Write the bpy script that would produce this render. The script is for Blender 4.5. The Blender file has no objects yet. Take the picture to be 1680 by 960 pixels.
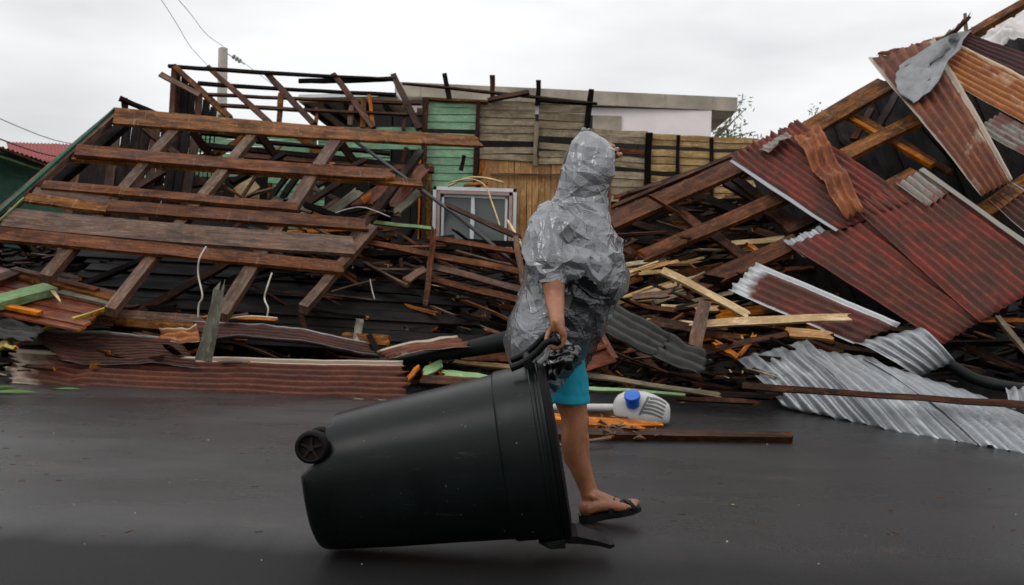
import bpy, math, random, bmesh
from mathutils import Vector, Matrix, Quaternion, noise
R = math.radians
random.seed(7)
rnd = random.random
def ru(a, b): return a + (b - a) * random.random()
sc = bpy.context.scene
COL = sc.collection

# ------------------------------------------------------------------ camera
F_PX, CX, CY = 1400.0, 840.0, 480.0
CAM_H, PITCH, ROLL = 1.05, R(1.64), R(1.5)
cam_d = bpy.data.cameras.new('camera')
cam = bpy.data.objects.new('camera', cam_d); COL.objects.link(cam)
cam_d.sensor_width = 36.0; cam_d.lens = 36.0 * F_PX / 1680.0
cam_d.clip_start = 0.05; cam_d.clip_end = 3000
CAM_R = Matrix.Rotation(R(90) - PITCH, 4, 'X') @ Matrix.Rotation(ROLL, 4, 'Z')
cam.matrix_world = Matrix.Translation((0, 0, CAM_H)) @ CAM_R
cam_d.dof.use_dof = True; cam_d.dof.focus_distance = 3.5; cam_d.dof.aperture_fstop = 5.0
sc.camera = cam

# ------------------------------------------------------------------ sky, sun, exposure
sc.view_settings.view_transform = 'Standard'; sc.view_settings.look = 'None'
sc.view_settings.exposure = 0.0; sc.view_settings.gamma = 1.0
SUN_EL, SUN_AZ = R(48), R(-142)
world = bpy.data.worlds.new('World'); sc.world = world; world.use_nodes = True
wn, wl = world.node_tree.nodes, world.node_tree.links
wn.clear()
wo = wn.new('ShaderNodeOutputWorld'); bg = wn.new('ShaderNodeBackground'); bg.inputs[1].default_value = 0.1
sky = wn.new('ShaderNodeTexSky'); sky.sky_type = 'NISHITA'; sky.sun_disc = False
sky.sun_elevation = SUN_EL; sky.sun_rotation = SUN_AZ
tc = wn.new('ShaderNodeTexCoord'); mp = wn.new('ShaderNodeMapping'); mp.inputs['Scale'].default_value = (1.1, 1.1, 3.4)
nz = wn.new('ShaderNodeTexNoise'); nz.inputs['Scale'].default_value = 1.6; nz.inputs['Detail'].default_value = 5; nz.inputs['Roughness'].default_value = .5
rp = wn.new('ShaderNodeValToRGB')
rp.color_ramp.elements[0].position = .34; rp.color_ramp.elements[0].color = (6.2, 6.22, 6.36, 1)
rp.color_ramp.elements[1].position = .64; rp.color_ramp.elements[1].color = (9.7, 9.7, 9.72, 1)
mx = wn.new('ShaderNodeMix'); mx.data_type = 'RGBA'; mx.inputs[0].default_value = .93
wl.new(tc.outputs['Generated'], mp.inputs[0]); wl.new(mp.outputs[0], nz.inputs['Vector']); wl.new(nz.outputs['Fac'], rp.inputs[0])
wl.new(sky.outputs[0], mx.inputs[6]); wl.new(rp.outputs[0], mx.inputs[7]); 
# an overcast sky grows brighter from the horizon to the zenith
sz = wn.new('ShaderNodeSeparateXYZ'); wl.new(tc.outputs['Generated'], sz.inputs[0])
mz = wn.new('ShaderNodeMath'); mz.operation = 'MULTIPLY_ADD'; mz.use_clamp = False; mz.inputs[1].default_value = 1.25; mz.inputs[2].default_value = .80; wl.new(sz.outputs[2], mz.inputs[0])
vm = wn.new('ShaderNodeVectorMath'); vm.operation = 'SCALE'; wl.new(mx.outputs[2], vm.inputs[0]); wl.new(mz.outputs[0], vm.inputs['Scale']); wl.new(vm.outputs[0], bg.inputs[0]); wl.new(bg.outputs[0], wo.inputs[0])
sun_d = bpy.data.lights.new('sun', 'SUN'); sun_d.energy = 0.7; sun_d.angle = R(26); sun_d.color = (1, .97, .93)
sun = bpy.data.objects.new('sun', sun_d); COL.objects.link(sun)
# the sun stands to the upper left and behind the camera, veiled by cloud
sd = Vector((math.sin(SUN_AZ) * math.cos(SUN_EL), math.cos(SUN_AZ) * math.cos(SUN_EL), math.sin(SUN_EL)))
sun.rotation_euler = sd.to_track_quat('Z', 'Y').to_euler()

# ------------------------------------------------------------------ pixel -> place helpers
R3 = CAM_R.to_3x3()
def ray(px, py):
    return R3 @ Vector(((px - CX) / F_PX, -(py - CY) / F_PX, -1.0))
def P(px, py, d):
    r = ray(px, py); r = r * (d / r.y)
    return Vector((r.x, r.y, r.z + CAM_H))
def G(px, py, z=0.0):
    r = ray(px, py); t = (z - CAM_H) / r.z
    return Vector((r.x * t, r.y * t, z))
class Plane:
    def __init__(s, a, b, c):
        s.o = P(*a); n = (P(*b) - s.o).cross(P(*c) - s.o).normalized()
        if n.y > 0: n = -n
        s.n = n
    def at(s, px, py, off=0.0):
        r = ray(px, py); o = s.o - s.n * off; c = Vector((0, 0, CAM_H))
        t = (o - c).dot(s.n) / r.dot(s.n)
        return c + r * t

# ------------------------------------------------------------------ object helpers
def tag(o, label=None, cat=None, group=None, kind=None):
    if label: o['label'] = label
    if cat: o['category'] = cat
    if group: o['group'] = group
    if kind: o['kind'] = kind
    return o
def thing(name, loc, label, cat, group=None):
    o = bpy.data.objects.new(name, None); COL.objects.link(o); o.location = loc
    o.empty_display_size = .1
    return tag(o, label, cat, group)
def origin_of(o):
    v = Vector((0, 0, 0))
    while o is not None: v += o.location; o = o.parent
    return v
def mesh_obj(name, verts, faces, mat, parent=None, mi=None, smooth=False, loc=None, uvs=None, mats=None):
    """verts in world coordinates; the object gets its own origin"""
    vs = [Vector(v) for v in verts]
    if loc is None:
        loc = sum(vs, Vector()) / len(vs)
    me = bpy.data.meshes.new(name)
    me.from_pydata([v - loc for v in vs], [], faces)
    for m in (mats or [mat]): me.materials.append(m)
    if mi: me.polygons.foreach_set('material_index', mi)
    if smooth: me.polygons.foreach_set('use_smooth', [True] * len(me.polygons))
    if uvs:
        for nm, uv in uvs.items():
            l = me.uv_layers.new(name=nm)
            for lp in me.loops: l.data[lp.index].uv = uv[lp.vertex_index]
    me.update()
    o = bpy.data.objects.new(name, me); COL.objects.link(o)
    if parent is not None:
        o.parent = parent; o.location = loc - origin_of(parent)
    else: o.location = loc
    return o
def hexa(pts):
    """8 points: bottom quad 0-3, top quad 4-7"""
    return list(pts), [(0, 3, 2, 1), (4, 5, 6, 7), (0, 1, 5, 4), (1, 2, 6, 5), (2, 3, 7, 6), (3, 0, 4, 7)]
def tube(pts, rad, n=8, cap=True):
    pts = [Vector(p) for p in pts]
    rads = rad if isinstance(rad, (list, tuple)) else [rad] * len(pts)
    vs, fs = [], []
    prev = None
    for i, p in enumerate(pts):
        a = pts[max(i - 1, 0)]; b = pts[min(i + 1, len(pts) - 1)]
        t = (b - a).normalized()
        if prev is None:
            up = Vector((0, 0, 1)) if abs(t.z) < .9 else Vector((1, 0, 0))
            x = t.cross(up).normalized()
        else:
            x = (prev - t * prev.dot(t)).normalized()
        prev = x; y = t.cross(x)
        for k in range(n):
            a_ = 2 * math.pi * k / n
            vs.append(p + (x * math.cos(a_) + y * math.sin(a_)) * rads[i])
    for i in range(len(pts) - 1):
        for k in range(n):
            k2 = (k + 1) % n
            fs.append((i * n + k, i * n + k2, (i + 1) * n + k2, (i + 1) * n + k))
    if cap:
        fs.append(tuple(range(n))[::-1]); fs.append(tuple((len(pts) - 1) * n + k for k in range(n)))
    return vs, fs
def spline(pts, k=6):
    pts = [Vector(p) for p in pts]; out = []
    for i in range(len(pts) - 1):
        p0 = pts[max(i - 1, 0)]; p1 = pts[i]; p2 = pts[i + 1]; p3 = pts[min(i + 2, len(pts) - 1)]
        for j in range(k):
            t = j / k
            out.append(.5 * ((2 * p1) + (p2 - p0) * t + (2 * p0 - 5 * p1 + 4 * p2 - p3) * t * t + (3 * p1 - p0 - 3 * p2 + p3) * t ** 3))
    out.append(pts[-1]); return out
class MB:
    def __init__(s): s.v, s.f = [], []
    def add(s, vf):
        n = len(s.v); s.v += list(vf[0]); s.f += [tuple(i + n for i in f) for f in vf[1]]
        return s
    def build(s, name, mat, parent=None, **k): return mesh_obj(name, s.v, s.f, mat, parent, **k)

# ------------------------------------------------------------------ materials
def newmat(name):
    m = bpy.data.materials.new(name); m.use_nodes = True
    nt = m.node_tree; b = nt.nodes['Principled BSDF']
    return m, nt, b
class N:
    def __init__(s, nt): s.nt = nt
    def new(s, t, **k):
        n = s.nt.nodes.new(t)
        for a, v in k.items(): setattr(n, a, v)
        return n
    def link(s, a, b): s.nt.links.new(a, b)
    def noise(s, vec, scale, detail=4, rough=.55, dist=0):
        n = s.new('ShaderNodeTexNoise'); n.inputs['Scale'].default_value = scale
        n.inputs['Detail'].default_value = detail; n.inputs['Roughness'].default_value = rough; n.inputs['Distortion'].default_value = dist
        s.link(vec, n.inputs['Vector']); return n.outputs['Fac']
    def ramp(s, fac, stops):
        n = s.new('ShaderNodeValToRGB'); e = n.color_ramp.elements
        while len(e) < len(stops): e.new(.5)
        for i, (p, c) in enumerate(stops):
            e[i].position = p; e[i].color = (c, c, c, 1) if isinstance(c, (int, float)) else (*c, 1)
        s.link(fac, n.inputs[0]); return n.outputs[0]
    def mapping(s, vec, scale=(1, 1, 1), loc=(0, 0, 0)):
        n = s.new('ShaderNodeMapping'); n.inputs['Scale'].default_value = scale; n.inputs['Location'].default_value = loc
        s.link(vec, n.inputs[0]); return n.outputs[0]
    def mix(s, fac, a, b, blend='MIX'):
        n = s.new('ShaderNodeMix', data_type='RGBA', blend_type=blend)
        for i, v in ((0, fac), (6, a), (7, b)):
            if hasattr(v, 'type') and not isinstance(v, (int, float, tuple)): s.link(v, n.inputs[i])
            elif isinstance(v, tuple): n.inputs[i].default_value = (*v, 1)
            else: n.inputs[i].default_value = v
        return n.outputs[2]
    def math(s, op, a, b=0.0, c=None):
        n = s.new('ShaderNodeMath', operation=op)
        for i, v in enumerate((a, b) if c is None else (a, b, c)):
            if isinstance(v, (int, float)): n.inputs[i].default_value = v
            else: s.link(v, n.inputs[i])
        return n.outputs[0]
    def bump(s, h, strength, dist, bsdf, prev=None):
        n = s.new('ShaderNodeBump'); n.inputs['Strength'].default_value = strength; n.inputs['Distance'].default_value = dist
        s.link(h, n.inputs['Height'])
        if prev is not None: s.link(prev, n.inputs['Normal'])
        if bsdf is not None: s.link(n.outputs[0], bsdf.inputs['Normal'])
        return n.outputs[0]
def rand_vec(n, coord='Object'):
    """object coordinates shifted by a random amount for every object"""
    t = n.new('ShaderNodeTexCoord'); oi = n.new('ShaderNodeObjectInfo')
    m = n.math('MULTIPLY', oi.outputs['Random'], 57.0)
    c = n.new('ShaderNodeCombineXYZ'); n.link(m, c.inputs[0]); n.link(m, c.inputs[1]); n.link(m, c.inputs[2])
    a = n.new('ShaderNodeVectorMath', operation='ADD'); n.link(t.outputs[coord], a.inputs[0]); n.link(c.outputs[0], a.inputs[1])
    return a.outputs[0], oi.outputs['Random']
def wood(name, dark, mid, light, rough=(.42, .75), var=.5, grain=1.0, stain=None, stain_amt=.5, ticks=0, spec=.2, bright=1.0):
    m, nt, b = newmat(name); n = N(nt)
    v, r = rand_vec(n)
    g = n.noise(n.mapping(v, (1.4, 26, 26)), 1.6, 7, .62, .4)
    g2 = n.noise(n.mapping(v, (.7, 90, 90)), 2.0, 3, .6)
    blot = n.noise(n.mapping(v, (1.3, 4, 4)), 1.3, 5, .6)
    gm = n.math('ADD', n.math('MULTIPLY', g, .72), n.math('MULTIPLY', g2, .28))
    c = n.ramp(gm, [(.3, dark), (.5, mid), (.7, light)])
    c = n.mix(n.ramp(blot, [(.38, .0), (.62, .75)]), c, n.mix(.55, c, dark), 'MIX')
    if stain:
        st = n.noise(n.mapping(v, (2.2, 3, 3), (9, 4, 2)), 1.7, 5, .7)
        c = n.mix(n.math('MULTIPLY', n.ramp(st, [(.5, 0.0), (.66, 1.0)]), stain_amt), c, stain)
    # scraped lighter flecks, dark wet bands and thin cross ticks left by the old sheathing
    fl = n.noise(n.mapping(v, (7, 20, 20), (2, 5, 1)), 1.9, 5, .75)
    c = n.mix(n.math('MULTIPLY', n.ramp(fl, [(.52, 0.0), (.68, 1.0)]), .55), c, tuple(min(1, x * 1.35) for x in light))
    wb = n.noise(n.mapping(v, (3.2, 7, 7), (8, 1, 6)), 1.1, 6, .7)
    c = n.mix(n.math('MULTIPLY', n.ramp(wb, [(.50, 0.0), (.60, 1.0)]), .72), c, tuple(x * 1.2 for x in dark))
    if ticks:
        tk = n.noise(n.mapping(v, (34, 1.6, 1.6), (3, 3, 8)), 1.5, 2, .5)
        c = n.mix(n.math('MULTIPLY', n.ramp(tk, [(.66, 0.0), (.70, 1.0)]), ticks), c, (.42, .30, .20))
    # rot and nail speckle
    sp = n.noise(n.mapping(v, (9, 22, 22)), 3.0, 3, .7)
    c = n.mix(n.ramp(sp, [(.62, 0.0), (.72, .65)]), c, tuple(x * .35 for x in dark))
    br = n.math('MULTIPLY', n.math('ADD', n.math('MULTIPLY', r, var), 1.0 - var * .5), bright)
    hs = n.new('ShaderNodeHueSaturation'); n.link(br, hs.inputs['Value']); n.link(c, hs.inputs['Color'])
    hs.inputs['Saturation'].default_value = 1.08
    n.link(hs.outputs[0], b.inputs['Base Color'])
    n.link(n.ramp(blot, [(.35, rough[0]), (.65, rough[1])]), b.inputs['Roughness'])
    b.inputs['Specular IOR Level'].default_value = spec
    n.bump(gm, .55 * grain, .012, b, n.bump(sp, .35, .01, None))
    return m
M = {}
M['wet_brown'] = wood('wet brown timber', (.007, .003, .002), (.050, .018, .009), (.14, .055, .028), var=.9, bright=.85, spec=.14)
M['red_brown'] = wood('red brown timber', (.024, .008, .004), (.125, .045, .019), (.24, .095, .042), var=.5, stain=(.018, .009, .006), stain_amt=.7, ticks=.15, spec=.12, bright=.80)
M['rafter_brown'] = wood('mould stained rafter timber', (.024, .009, .004), (.21, .082, .024), (.40, .18, .065), var=.4, stain=(.020, .009, .006), stain_amt=.85, ticks=.35, spec=.12, bright=.80)
M['grey_brown'] = wood('weathered grey brown timber', (.020, .013, .009), (.105, .062, .043), (.20, .125, .088), var=.4, stain=(.14, .045, .018), stain_amt=.4)
M['old_grey'] = wood('silvered old timber', (.05, .046, .036), (.155, .142, .108), (.25, .235, .185), rough=(.5, .85), var=.35, stain=(.05, .04, .028), stain_amt=.5)
M['black_wood'] = wood('black timber with painted shade', (.0012, .0009, .0008), (.0065, .0042, .0032), (.020, .012, .009), var=.9, spec=.05)  # near-black colour also stands in for shade in the hollows
M['floor_dark'] = wood('wet floorboards darkened for shade', (.001, .0008, .0007), (.005, .0035, .0028), (.014, .0095, .0075), rough=(.45, .7), var=.8, spec=.08)  # colour taken down so the boards read as shaded hollow
M['pale'] = wood('fresh pale pine', (.26, .17, .085), (.50, .36, .21), (.68, .54, .36), var=.2, rough=(.5, .7), stain=(.25, .16, .08), stain_amt=.35)
M['honey'] = wood('honey coloured boards', (.20, .10, .045), (.40, .23, .105), (.54, .34, .17), var=.3, rough=(.5, .75), stain=(.16, .075, .03), stain_amt=.45)
M['yellow'] = wood('yellowed dry boards', (.17, .105, .045), (.42, .285, .135), (.58, .42, .235), var=.25, rough=(.55, .8), stain=(.12, .075, .035), stain_amt=.7)
M['tan_grey'] = wood('tan grey weatherboards', (.12, .092, .058), (.27, .22, .148), (.40, .34, .24), var=.25, rough=(.55, .8), stain=(.10, .07, .04), stain_amt=.6)
M['green'] = wood('faded mint green paint', (.11, .21, .13), (.20, .35, .225), (.30, .46, .31), var=.22, rough=(.45, .7), grain=.5, stain=(.14, .15, .08), stain_amt=.75)
M['old_green'] = wood('mossy pale green paint', (.10, .17, .07), (.19, .29, .15), (.29, .40, .22), var=.25, rough=(.45, .7), grain=.5, stain=(.10, .085, .03), stain_amt=.7)
M['lime'] = wood('pale lime green paint', (.19, .30, .14), (.30, .44, .23), (.42, .58, .34), var=.15, rough=(.4, .7), grain=.4, stain=(.12, .10, .05), stain_amt=.4)
M['orange'] = wood('torn orange heartwood', (.13, .032, .006), (.42, .13, .022), (.68, .29, .07), var=.3, rough=(.4, .7), grain=1.6, stain=(.06, .018, .008), stain_amt=.6)
M['ply_red'] = wood('red stained board deck', (.045, .013, .008), (.15, .048, .026), (.26, .10, .052), var=.4, rough=(.3, .5), stain=(.03, .012, .009), stain_amt=.6)
M['dark_green'] = wood('dark green painted wall', (.020, .062, .044), (.028, .092, .062), (.042, .12, .08), var=.1, rough=(.6, .8), grain=.2)

def simple(name, col, rough=.5, metal=0., var=.0, nscale=8, bump=.0, spec=.5, coat=0., dist=.004, detail=5):
    m, nt, b = newmat(name); n = N(nt)
    t = n.new('ShaderNodeTexCoord').outputs['Object']
    k = n.noise(t, nscale, detail, .6)
    lo = tuple(c * (1 - var) for c in col); hi = tuple(min(1, c * (1 + var)) for c in col)
    n.link(n.ramp(k, [(.3, lo), (.7, hi)]), b.inputs['Base Color'])
    b.inputs['Roughness'].default_value = rough; b.inputs['Metallic'].default_value = metal
    b.inputs['Specular IOR Level'].default_value = spec; b.inputs['Coat Weight'].default_value = coat
    if bump: n.bump(k, bump, dist, b)
    return m

def rust(name, base, patch, accent, galv, patch_t=(.45, .6), acc_t=(.6, .7), galv_t=(.7, .8), edge=0.0, rough=.62, stripes=.35, ends=0.0, grime=.55):
    """corrugated iron: UV 'sheet' = metres along / across, 'frac' = 0..1 along / across"""
    m, nt, b = newmat(name); n = N(nt)
    u = n.new('ShaderNodeUVMap', uv_map='sheet').outputs[0]; fr = n.new('ShaderNodeUVMap', uv_map='frac').outputs[0]
    oi = n.new('ShaderNodeObjectInfo').outputs['Random']
    mlt = n.math('MULTIPLY', oi, 31.0)
    cb = n.new('ShaderNodeCombineXYZ'); n.link(mlt, cb.inputs[0]); n.link(mlt, cb.inputs[1])
    ad = n.new('ShaderNodeVectorMath', operation='ADD'); n.link(u, ad.inputs[0]); n.link(cb.outputs[0], ad.inputs[1]); v = ad.outputs[0]
    n1 = n.noise(n.mapping(v, (1.1, 2.0, 1)), 2.2, 7, .62, .3)
    n2 = n.noise(n.mapping(v, (1.6, 4.0, 1), (4, 2, 0)), 2.6, 7, .72)
    n3 = n.noise(n.mapping(v, (1.0, 2.0, 1), (1, 7, 0)), 1.5, 7, .6, .5)
    fine = n.noise(v, 60, 4, .7)
    c = n.mix(n.ramp(fine, [(.3, .0), (.7, .8)]), tuple(x * .62 for x in base), tuple(x * 1.35 for x in base))
    c = n.mix(n.ramp(n1, [(patch_t[0], 0.0), (patch_t[1], 1.0)]), c, n.mix(fine, tuple(x * .7 for x in patch), tuple(x * 1.35 for x in patch)))
    c = n.mix(n.ramp(n2, [(acc_t[0], 0.0), (acc_t[1], .9)]), c, accent)
    fs_ = n.noise(n.mapping(v, (5, 13, 1)), 2.6, 7, .8)
    c = n.mix(n.math('MULTIPLY', n.ramp(fs_, [(.46, 0.0), (.62, 1.0)]), grime), c, tuple(x * .35 for x in base))
    c = n.mix(n.math('MULTIPLY', n.ramp(n.noise(n.mapping(v, (6, 12, 1), (5, 5, 0)), 3.0, 6, .8), [(.56, 0.0), (.68, 1.0)]), grime), c, accent)
    # corrugation valleys are darker than the ridges
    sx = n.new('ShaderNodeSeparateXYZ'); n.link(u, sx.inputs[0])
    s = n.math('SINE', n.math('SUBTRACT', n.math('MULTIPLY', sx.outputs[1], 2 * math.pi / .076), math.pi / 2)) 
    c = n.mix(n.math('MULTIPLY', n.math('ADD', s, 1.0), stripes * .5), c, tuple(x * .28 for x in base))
    g = n.ramp(n3, [(galv_t[0], 0.0), (galv_t[1], 1.0)])
    fx = n.new('ShaderNodeSeparateXYZ'); n.link(fr, fx.inputs[0])
    if edge:
        d = n.math('ABSOLUTE', n.math('SUBTRACT', fx.outputs[1], .5))
        d = n.math('ADD', d, n.math('MULTIPLY', n.math('SUBTRACT', n2, .5), .10))
        g = n.math('MAXIMUM', g, n.ramp(d, [(.5 - edge - .02, 0.0), (.5 - edge + .005, 1.0)]))
    if ends:
        d = n.math('ADD', fx.outputs[0], n.math('MULTIPLY', n.math('SUBTRACT', n3, .5), .35))
        g = n.math('MAXIMUM', g, n.ramp(d, [(ends - .03, 1.0), (ends + .03, 0.0)]))
    gc = n.mix(fine, tuple(x * .75 for x in galv), tuple(x * 1.2 for x in galv))
    c = n.mix(g, c, gc)
    n.link(c, b.inputs['Base Color'])
    n.link(n.ramp(g, [(0, rough), (1, .42)]), b.inputs['Roughness']); n.link(n.math('MULTIPLY', g, .45), b.inputs['Metallic'])
    b.inputs['Specular IOR Level'].default_value = .22
    n.bump(n.noise(v, 18, 5, .65), .35, .01, b)
    return m
GV = (.33, .34, .345)
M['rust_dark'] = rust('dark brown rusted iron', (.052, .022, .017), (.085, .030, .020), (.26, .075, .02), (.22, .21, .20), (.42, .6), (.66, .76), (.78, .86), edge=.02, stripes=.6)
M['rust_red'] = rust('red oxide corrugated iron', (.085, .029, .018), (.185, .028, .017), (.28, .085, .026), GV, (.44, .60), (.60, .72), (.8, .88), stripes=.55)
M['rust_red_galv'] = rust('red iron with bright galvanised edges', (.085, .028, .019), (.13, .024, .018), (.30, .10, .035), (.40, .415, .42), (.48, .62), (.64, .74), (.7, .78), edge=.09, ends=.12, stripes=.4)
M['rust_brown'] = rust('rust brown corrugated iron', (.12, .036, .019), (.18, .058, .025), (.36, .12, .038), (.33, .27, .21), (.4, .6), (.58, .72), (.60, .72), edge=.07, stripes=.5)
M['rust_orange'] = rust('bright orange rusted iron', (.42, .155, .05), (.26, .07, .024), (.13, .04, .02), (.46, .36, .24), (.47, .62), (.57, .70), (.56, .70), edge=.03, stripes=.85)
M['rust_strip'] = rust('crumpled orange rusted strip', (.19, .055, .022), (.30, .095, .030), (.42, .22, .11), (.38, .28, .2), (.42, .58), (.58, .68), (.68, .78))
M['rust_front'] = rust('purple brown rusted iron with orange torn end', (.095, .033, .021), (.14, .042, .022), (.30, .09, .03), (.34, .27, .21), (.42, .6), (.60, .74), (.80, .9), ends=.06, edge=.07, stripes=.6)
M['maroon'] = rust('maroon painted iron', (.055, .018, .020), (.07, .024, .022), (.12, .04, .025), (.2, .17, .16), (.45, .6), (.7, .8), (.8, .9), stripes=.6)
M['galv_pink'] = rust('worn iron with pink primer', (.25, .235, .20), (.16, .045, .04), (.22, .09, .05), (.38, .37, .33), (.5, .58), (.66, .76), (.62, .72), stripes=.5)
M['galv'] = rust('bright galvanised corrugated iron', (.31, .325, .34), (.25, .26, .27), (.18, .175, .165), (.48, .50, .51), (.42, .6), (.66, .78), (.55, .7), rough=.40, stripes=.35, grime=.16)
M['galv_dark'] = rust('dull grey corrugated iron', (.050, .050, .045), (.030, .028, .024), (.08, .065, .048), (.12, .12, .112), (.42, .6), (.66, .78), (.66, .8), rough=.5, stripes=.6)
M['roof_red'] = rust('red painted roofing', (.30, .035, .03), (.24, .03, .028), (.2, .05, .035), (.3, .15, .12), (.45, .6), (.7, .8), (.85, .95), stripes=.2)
for k in ('galv',):
    b_ = M[k].node_tree.nodes['Principled BSDF']
    for l in list(M[k].node_tree.links):
        if l.to_socket == b_.inputs['Metallic']: M[k].node_tree.links.remove(l)
    b_.inputs['Metallic'].default_value = .55

M['concrete'] = simple('weathered concrete', (.33, .285, .225), .85, var=.5, nscale=1.3, bump=.3, detail=8)
M['pink_wall'] = simple('pale pink rendered wall', (.80, .72, .71), .85, var=.10, nscale=1.2, detail=8)
M['pole'] = simple('concrete pole', (.42, .39, .34), .85, var=.15, nscale=5)
M['white_frame'] = simple('white aluminium frame', (.62, .64, .65), .4, var=.08, nscale=4)
M['pink_frame'] = simple('faded pink window trim', (.36, .24, .22), .6, var=.2, nscale=6)
M['glass'] = simple('grey window glass', (.060, .080, .075), .10, var=.25, nscale=1.5, spec=.8)
M['cable'] = simple('grey cable', (.24, .24, .24), .6)
M['black_cable'] = simple('black cable', (.015, .015, .017), .5)
M['white_cable'] = simple('off white cable', (.42, .38, .32), .6, var=.25, nscale=9)
M['cane'] = simple('pale bent cane', (.50, .36, .17), .6, var=.25, nscale=9)
M['tarp'] = simple('white tarpaulin', (.60, .57, .55), .6, var=.12, nscale=3, bump=.4, dist=.02)
M['tar_paper'] = simple('crumpled grey flashing', (.17, .175, .18), .45, var=.3, nscale=6, bump=.6, dist=.02, metal=.2)
M['leaf'] = simple('green leaf', (.05, .13, .014), .45, var=.35, nscale=9)
M['tree_leaf'] = simple('olive green leaf', (.085, .12, .045), .6, var=.35, nscale=3)
M['bark'] = simple('grey bark', (.13, .10, .075), .8, var=.3)
M['dry_leaf'] = simple('dead brown leaf', (.12, .055, .022), .6, var=.5, nscale=14)
M['litter'] = simple('small pale chips', (.36, .30, .23), .6, var=.4, nscale=3)
M['soil'] = simple('rubble blackened for gap shade', (.006, .005, .0045), .9, var=.5, nscale=5, bump=.6, dist=.03)  # near-black colour stands for shadow between the debris
M['dark_inside'] = simple('interior boards blackened for shade', (.012, .010, .009), .8, var=.5, nscale=4)
M['gutter'] = simple('dark green gutter', (.0035, .006, .0045), .5, var=.5, nscale=5, bump=.4, spec=.18)
M['yellow_paint'] = simple('yellow paint', (.36, .27, .03), .5, var=.35, nscale=12)
M['ground'] = simple('bare wet earth', (.05, .045, .035), .9, var=.3, nscale=2)

# asphalt
m, nt, b = newmat('wet asphalt'); n = N(nt)
t = n.new('ShaderNodeTexCoord').outputs['Object']
big = n.noise(n.mapping(t, (.5, 1.3, 1)), .9, 6, .6)
agg = n.noise(t, 105, 4, .8)
med = n.noise(n.mapping(t, (2, 7, 1)), 3, 7, .65)
sxyz = n.new('ShaderNodeSeparateXYZ'); n.link(t, sxyz.inputs[0])
edge_n = n.noise(n.mapping(t, (1.3, 0, 0)), 1.6, 5, .62)
lim = n.math('ADD', n.math('MULTIPLY', n.math('SUBTRACT', edge_n, .5), .38), n.math('MULTIPLY', sxyz.outputs[0], -.05))
fore = n.ramp(n.math('ADD', n.math('SUBTRACT', sxyz.outputs[1], lim), -2.45), [(.49 + .06, 1.0), (.49 + .38, 0.0)])
col = n.mix(n.ramp(agg, [(.43, 0.0), (.60, 1.0)]), (.002, .002, .002), (.038, .037, .0375))
col = n.mix(n.math('MULTIPLY', n.ramp(big, [(.35, 0.0), (.7, .4)]), 1.0), col, (.040, .038, .037))
col = n.mix(n.ramp(med, [(.66, 0.0), (.8, .35)]), col, (.13, .125, .12))
red = n.noise(n.mapping(t, (1, 2, 1), (3, 3, 3)), 2.4, 4, .6)
col = n.mix(n.ramp(red, [(.58, 0.0), (.74, .3)]), col, (.085, .052, .042))
col = n.mix(n.math('MULTIPLY', fore, .8), col, (.012, .0115, .0115))
n.link(col, b.inputs['Base Color'])
rg = n.mix(fore, n.ramp(big, [(.35, .20), (.7, .42)]), (.55, .55, .55))
n.link(rg, b.inputs['Roughness'])
# the water film lies thicker towards the left of the road
film = n.noise(n.mapping(t, (.35, 1.1, 1), (5, 2, 0)), 1.2, 5, .6)
fl = n.math('ADD', n.math('MULTIPLY', sxyz.outputs[0], -.22), film)
n.link(n.mix(fore, n.ramp(fl, [(.35, .18), (1.0, .75)]), (.14, .14, .14)), b.inputs['Specular IOR Level'])
n.bump(agg, .55, .004, b, n.bump(med, .12, .012, None))
M['asphalt'] = m

# ------------------------------------------------------------------ ground and road
mesh_obj('ground', [(-400, -60, -.006), (400, -60, -.006), (400, 900, -.006), (-400, 900, -.006)], [(0, 1, 2, 3)], M['ground'], loc=Vector((0, 0, -.006)))
tag(bpy.data.objects['ground'], kind='structure')
o = mesh_obj('road', [(-120, -20, 0), (120, -20, 0), (120, 8.6, 0), (-120, 8.6, 0)], [(0, 1, 2, 3)], M['asphalt'], loc=Vector((0, 0, 0)))
tag(o, kind='structure')

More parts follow.
